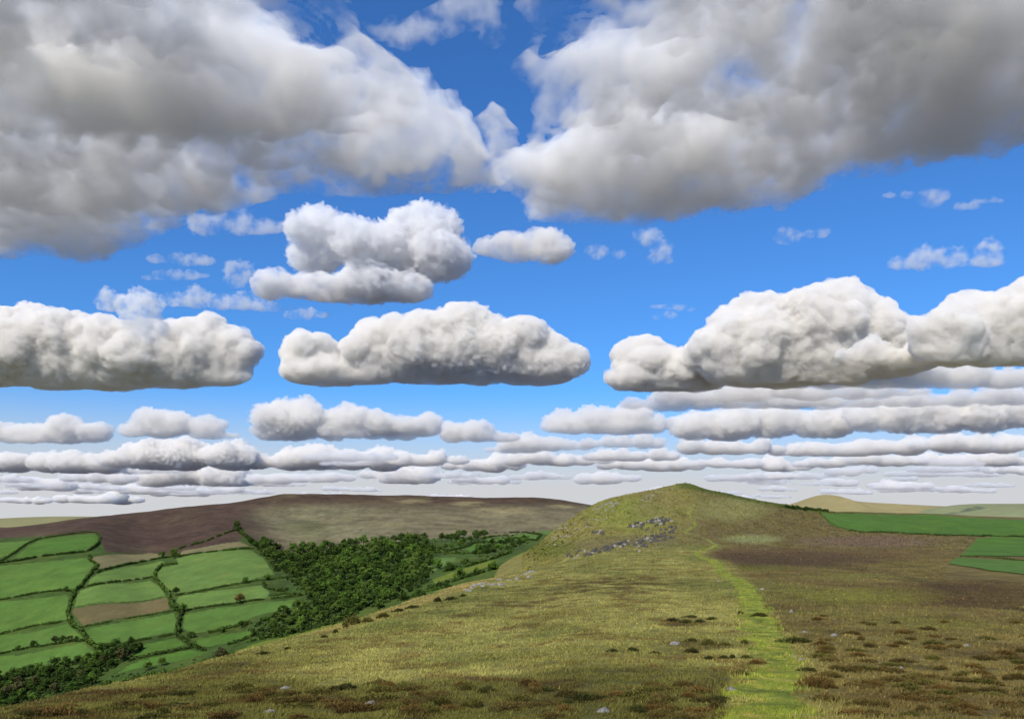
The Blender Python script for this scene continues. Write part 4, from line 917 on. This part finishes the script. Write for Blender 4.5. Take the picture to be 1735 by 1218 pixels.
def clump(c, r, wpx, hpx, k, label, group=None, name='heather_clump', cat='heather'):
    P = SA.hit(c, r); s = size_at(P, wpx)/2
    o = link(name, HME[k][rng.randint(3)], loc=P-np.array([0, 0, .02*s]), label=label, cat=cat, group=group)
    o.scale = (s, s*rng.uniform(.7, 1.1), size_at(P, hpx)*1.12); o.rotation_euler = (0, 0, rng.uniform(0, 6.28))
for c, r, w_, h_, k, lab in [
 (1172,1087,20,10,3,'small dark heather tuft right of the pale rock on the middle slope'), (1172,1106,24,13,3,'round dark heather tuft under the pale rock on the middle slope'),
 (1200,1092,28,15,2,'larger tuft farther right of the pale rock on the middle slope'), (1228,1094,22,10,2,'flat tuft at the right end of the row by the pale rock'),
 (1262,1090,20,10,2,'tuft nearest the path on the middle slope'), (1038,1104,20,8,3,'low dark tuft left of the pale rock, farthest left'), (1072,1102,24,9,3,'low dark tuft left of the pale rock, second'),
 (1110,1108,22,8,3,'low tuft just below left of the pale rock'), (1201,1118,26,11,3,'leftmost of four tufts in a row below the slope rock'), (1226,1115,16,9,3,'second of four tufts in a row below the slope rock'),
 (1241,1115,15,10,3,'third of four tufts in a row below the slope rock'), (1264,1115,18,9,2,'last of four tufts in a row below the slope rock, by the path'),
 (1139,1052,24,8,3,'tuft at the left of the upper group on the slope'), (1163,1055,22,9,3,'middle tuft of the upper group on the slope'), (1170,1046,24,7,3,'highest tuft of the upper group on the slope'),
 (1185,1054,20,8,3,'second tuft from right in the upper group on the slope'), (1206,1050,20,8,3,'rightmost tuft of the upper group on the slope'),
 (1253,1144,34,14,2,'heather clump at the left path edge above the largest rock'), (1282,1124,34,11,1,'russet heather clump touching the left path edge'),
 (1254,1040,12,8,2,'small grey-green tuft at the narrow bend of the path'), (1287,1044,28,10,3,'dark clump on the right path edge at the bend'),
 (1370,1137,30,11,3,'dark clump on the right path edge below the two stones'), (1385,1165,56,28,1,'big russet heather clump at the right path edge, near the bottom'),
 (1350,1088,50,14,3,'dark heather clump left of the bigger stone, right of the path'), (1392,1114,40,12,2,'heather clump right of the two path-edge stones'),
 (1418,1134,28,12,0,'brown clump right of the dark one at the path edge'), (1446,1137,32,14,0,'brown clump farther right on the moor, left of the three stones'),
 (1582,1092,36,12,2,'green heather clump left of the lone stone on the right-hand moor'), (1565,1158,40,12,2,'heather clump between the three stones and the lower right stone')]:
    clump(c, r, w_, h_, k, lab)
rs = np.random.RandomState(31)
for i in range(136):
    c = rs.uniform(30, 1240); t = rs.rand(); r = 1158+t*64
    if c < 330 and r < 1160+(330-c)*.18: r = 1200+rs.rand()*22
    if abs(c-455) < 30 and abs(r-1212) < 14 or abs(c-1024) < 34 and abs(r-1210) < 16 or abs(c-629) < 26 and r > 1190 and r < 1204 or abs(c-485) < 22 and 1166 < r < 1180 or abs(c-1239) < 30 and 1165 < r < 1182: continue
    k = [0, 0, 1, 2, 3, 2][rs.randint(6)]
    clump(c, r, rs.uniform(34, 84)*(.7+.4*t), rs.uniform(12, 23)*(.7+.4*t), k, ['brown heather clump in the rough band along the bottom', 'russet heather clump in the rough band along the bottom', 'olive heather clump in the rough band along the bottom', 'dark green heather clump in the rough band along the bottom'][k],
          group=['brown', 'russet', 'olive', 'dark green'][k]+' heather clumps along the bottom')
for i in range(122):
    c = rs.uniform(1385, 1760); r = 1040+180*rs.rand()**.8
    if r > 1130: c = max(c, 1400)
    k = [0, 0, 1, 2, 0][rs.randint(5)]; f = .45+.6*(r-1040)/180
    clump(c, r, rs.uniform(30, 64)*f, rs.uniform(10, 18)*f, k, ['brown heather clump on the right-hand moor beyond the path', 'russet heather clump on the right-hand moor beyond the path', 'olive heather clump on the right-hand moor beyond the path'][k],
          group=['brown', 'russet', 'olive'][k]+' heather clumps on the right-hand moor')
for i in range(34):
    c = rs.uniform(893, 985); r = np.interp(c, [893,950,1000],[934,892,860])+rs.uniform(2, 34)
    clump(c, r, rs.uniform(2.5, 6), rs.uniform(2, 4), 3, 'small dark gorse bush on the left flank of the hill', group='gorse bushes on the hill flank', name='gorse_bush', cat='bush')
for c, r, w_, h_, lab in [(549,1078,12,8,'leftmost of three dark gorse bushes on the spur lip above the yellow-green strip'),(569,1070,16,9,'middle of three dark gorse bushes on the spur lip'),(586,1060,14,9,'right of three dark gorse bushes on the spur lip, beside the bright bush'),
    (598,1056,30,22,'bright bush with a dark stem on the very lip of the spur'),(622,1052,24,12,'dark bush on the lip beside the bright one'),(650,1044,24,12,'dark bush on the pale earth lip, second from the bright one'),(676,1034,20,9,'low dark bush in the middle of the pale earth lip'),(700,1028,26,8,'flat dark bush on the pale earth lip before the heather streak'),(742,1017,12,12,'upright small dark bush on the pale lip'),(765,1014,24,8,'flat dark bush left of the tumbled stones'),(785,1008,20,6,'flat dark bush touching the tumbled stones'),
    (487,1098,14,7,'dark gorse bush on the grass below the yellow-green strip'),(446,1106,22,8,'flat dark gorse patch on the lip, right of the brown bush')]:
    clump(c, r+2, w_, h_, 2 if 'bright' in lab else 3, lab, name='gorse_bush', cat='bush')

# ---- grass (stuff)
def grass():
    rs = np.random.RandomState(55); per = 560
    X, Y, TN, K, EDG = [], [], [], [], []
    ii = np.arange(60, len(acols)-60)
    rows = RWA
    for i in ii:
        dens = per if -40 <= acols[i] <= 1780 else per*2
        jm = np.searchsorted(adeps, 330 if acols[i] > 950 else np.interp(acols[i], [-900,0,400,600,800,950],[13,24,58,95,175,240]))
        j0 = np.searchsorted(adeps, 10.5)
        rr = np.minimum.accumulate(rows[i, j0:jm])
        if len(rr) < 4: continue
        t = rs.uniform(rr[-1], rr[0], dens)
        dd = np.interp(-t, -rr, adeps[j0:jm])
        c = acols[i]+rs.uniform(-1.3, 1.3, dens)
        jj = np.clip(np.searchsorted(adeps, dd), 0, len(adeps)-1)
        onp = pm[i, jj] > .5
        X.append((c-CX)/F*dd); Y.append(dd); TN.append(np.where(onp[:, None], PT[i, jj]*vary[i, jj][:, None], toneA[i, jj])); K.append(onp); EDG.append(1+1.1*np.exp(-((pm[i, jj]-.42)/.3)**2)*(dd < 80))
    X, Y, TN, K, EDG = [np.concatenate(q) for q in (X, Y, TN, K, EDG)]
    cl = fbm(X/.9, Y/1.2, 0*X+2, 3)
    keep = ((cl > -.2) | (rs.rand(len(X)) < .4)) & (poly_sdf(X, Y, FLD) < 0); X, Y, TN, K, cl, EDG = X[keep], Y[keep], TN[keep], K[keep], cl[keep], EDG[keep]
    n = len(X); Z = SA.zat(X, Y)
    h = .042*(1+Y/80)*np.clip(1+1.7*cl, .25, 2.6)*rs.uniform(.5, 1.5, n)*np.where(K, .8, 1.)*EDG
    w = Y/804*rs.uniform(.35, .75, n)
    a = rs.uniform(0, 2*math.pi, n); ln = rs.uniform(.1, .7, n)*h
    b = rs.uniform(-.9, .9, n)
    sx, sy = np.cos(b)*w, np.sin(b)*w
    base = np.stack([X, Y, Z-.01], 1)
    tip = base+np.stack([np.cos(a)*ln+.15*h, np.sin(a)*ln, h], 1)
    sv = np.stack([sx, sy, 0*sx], 1)
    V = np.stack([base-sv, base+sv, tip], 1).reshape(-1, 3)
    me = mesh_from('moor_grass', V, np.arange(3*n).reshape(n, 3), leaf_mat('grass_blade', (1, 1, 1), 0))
    t = (rs.uniform(.75, 1.35, n)*np.clip(1+.4*cl, .6, 1.5))[:, None]
    C = TN*t*np.where(K[:, None], 1.1, 1.12)
    straw = (rs.rand(n) < .10*np.clip((TN[:, 0]-.1)/.12, .12, 1)) & ~K; C[straw] = C[straw]*.5+srgb(196,180,104)*.6
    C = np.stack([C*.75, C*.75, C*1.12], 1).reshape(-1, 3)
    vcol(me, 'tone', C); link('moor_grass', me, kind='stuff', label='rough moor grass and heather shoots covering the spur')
    print('grass blades', n)
    # rough turf of the hill beyond
    X, Y, TN = [], [], []
    for i in ii:
        if acols[i] < 885: continue
        j0, jm = np.searchsorted(adeps, 330), np.searchsorted(adeps, 900)
        rr = np.minimum.accumulate(RWA[i, j0:jm]); m = 190
        t = rs.uniform(rr[-1], rr[0], m); dd = np.interp(-t, -rr, adeps[j0:jm]); jj = np.clip(np.searchsorted(adeps, dd), 0, len(adeps)-1)
        ok = toneA[i, jj].sum(1) < 9; X.append((acols[i]+rs.uniform(-1.3, 1.3, m)-CX)/F*dd); Y.append(dd); TN.append(toneA[i, jj])
    X, Y, TN = np.concatenate(X), np.concatenate(Y), np.concatenate(TN); cl = fbm(X/7, Y/14, 0*X+5, 4, .6); keep = (cl > -.05) & (poly_sdf(X, Y, FLD) < 0) & (seg_dist(X, Y, PATH) > 2.2)
    X, Y, TN, cl = X[keep], Y[keep], TN[keep], cl[keep]; n = len(X); Z = SA.zat(X, Y); w = Y/804*rs.uniform(.4, .9, n); h = Y/804*rs.uniform(.4, 1.3, n); b = rs.uniform(-.9, .9, n)
    base = np.stack([X, Y, Z-.05], 1); sv = np.stack([np.cos(b)*w, np.sin(b)*w, 0*w], 1); tip = base+np.stack([rs.normal(size=n)*.3*h, rs.normal(size=n)*.3*h, h], 1)
    me = mesh_from('hill_grass', np.stack([base-sv, base+sv, tip], 1).reshape(-1, 3), np.arange(3*n).reshape(n, 3), bpy.data.materials['grass_blade'])
    vcol(me, 'tone', np.repeat(TN*rs.uniform(.6, 1.5, n)[:, None], 3, 0)); link('hill_grass', me, kind='stuff', label='rough tufted turf on the rounded hill')
FLD = SA.hits([(1390,868),(1500,871.5),(1735,880),(1950,888),(1950,985),(1600,980),(1605,955),(1655,912),(1560,905),(1440,899),(1405,889)], True)[:, :2]
grass()

build_clouds()
SUN_AZ, SUN_EL = R(207), R(43)
w = bpy.data.worlds.new("World"); SC.world = w; w.use_nodes = True
nt = w.node_tree; N = nt.nodes.new; LK = nt.links.new
sky = N('ShaderNodeTexSky'); sky.sky_type = 'NISHITA'; sky.sun_disc = False
sky.sun_elevation = SUN_EL; sky.sun_rotation = SUN_AZ
sky.air_density = 1.0; sky.dust_density = .3; sky.ozone_density = 2.0
bg = nt.nodes['Background']; bg.inputs[1].default_value = .106
tint = N('ShaderNodeMix'); tint.data_type = 'RGBA'; tint.blend_type = 'MULTIPLY'; tint.inputs[0].default_value = 1
tint.inputs[7].default_value = (.40, .87, 1.45, 1)
LK(sky.outputs[0], tint.inputs[6])
geo = N('ShaderNodeTexCoord'); sep = N('ShaderNodeSeparateXYZ'); LK(geo.outputs['Generated'], sep.inputs[0])
ramp = N('ShaderNodeMapRange'); ramp.inputs[1].default_value = 0.03; ramp.inputs[2].default_value = .165; ramp.inputs[3].default_value = 1; ramp.inputs[4].default_value = 0
ramp.interpolation_type = 'SMOOTHSTEP'
LK(sep.outputs[2], ramp.inputs[0])
hz = N('ShaderNodeMix'); hz.data_type = 'RGBA'; hz.inputs[7].default_value = (5.9, 6.05, 6.3, 1)
LK(ramp.outputs[0], hz.inputs[0]); LK(tint.outputs[2], hz.inputs[6]); LK(hz.outputs[2], bg.inputs[0])
sun = bpy.data.lights.new('sun', 'SUN'); sun.energy = 5.0; sun.angle = R(.5); sun.color = (1, .935, .81)
so = bpy.data.objects.new('sun', sun); COL.objects.link(so)
d = Vector((math.sin(SUN_AZ)*math.cos(SUN_EL), math.cos(SUN_AZ)*math.cos(SUN_EL), math.sin(SUN_EL)))
so.rotation_euler = d.to_track_quat('Z', 'Y').to_euler(); so.location = d*50
cam = bpy.data.cameras.new('camera'); co = bpy.data.objects.new('camera', cam); COL.objects.link(co); SC.camera = co
co.rotation_euler = (R(90), 0, 0); cam.sensor_width = 36; cam.lens = F/1735*36; cam.clip_start = .2; cam.clip_end = 2e5; cam.shift_y = (HZ-609)/1735
SC.view_settings.view_transform = 'Standard'; SC.view_settings.look = 'None'; SC.view_settings.exposure = 0
c = SC.cycles
c.volume_bounces = 8; c.max_bounces = 10; c.use_adaptive_sampling = True; c.adaptive_threshold = .03; c.diffuse_bounces = 2; c.transparent_max_bounces = 64; c.use_denoising = True
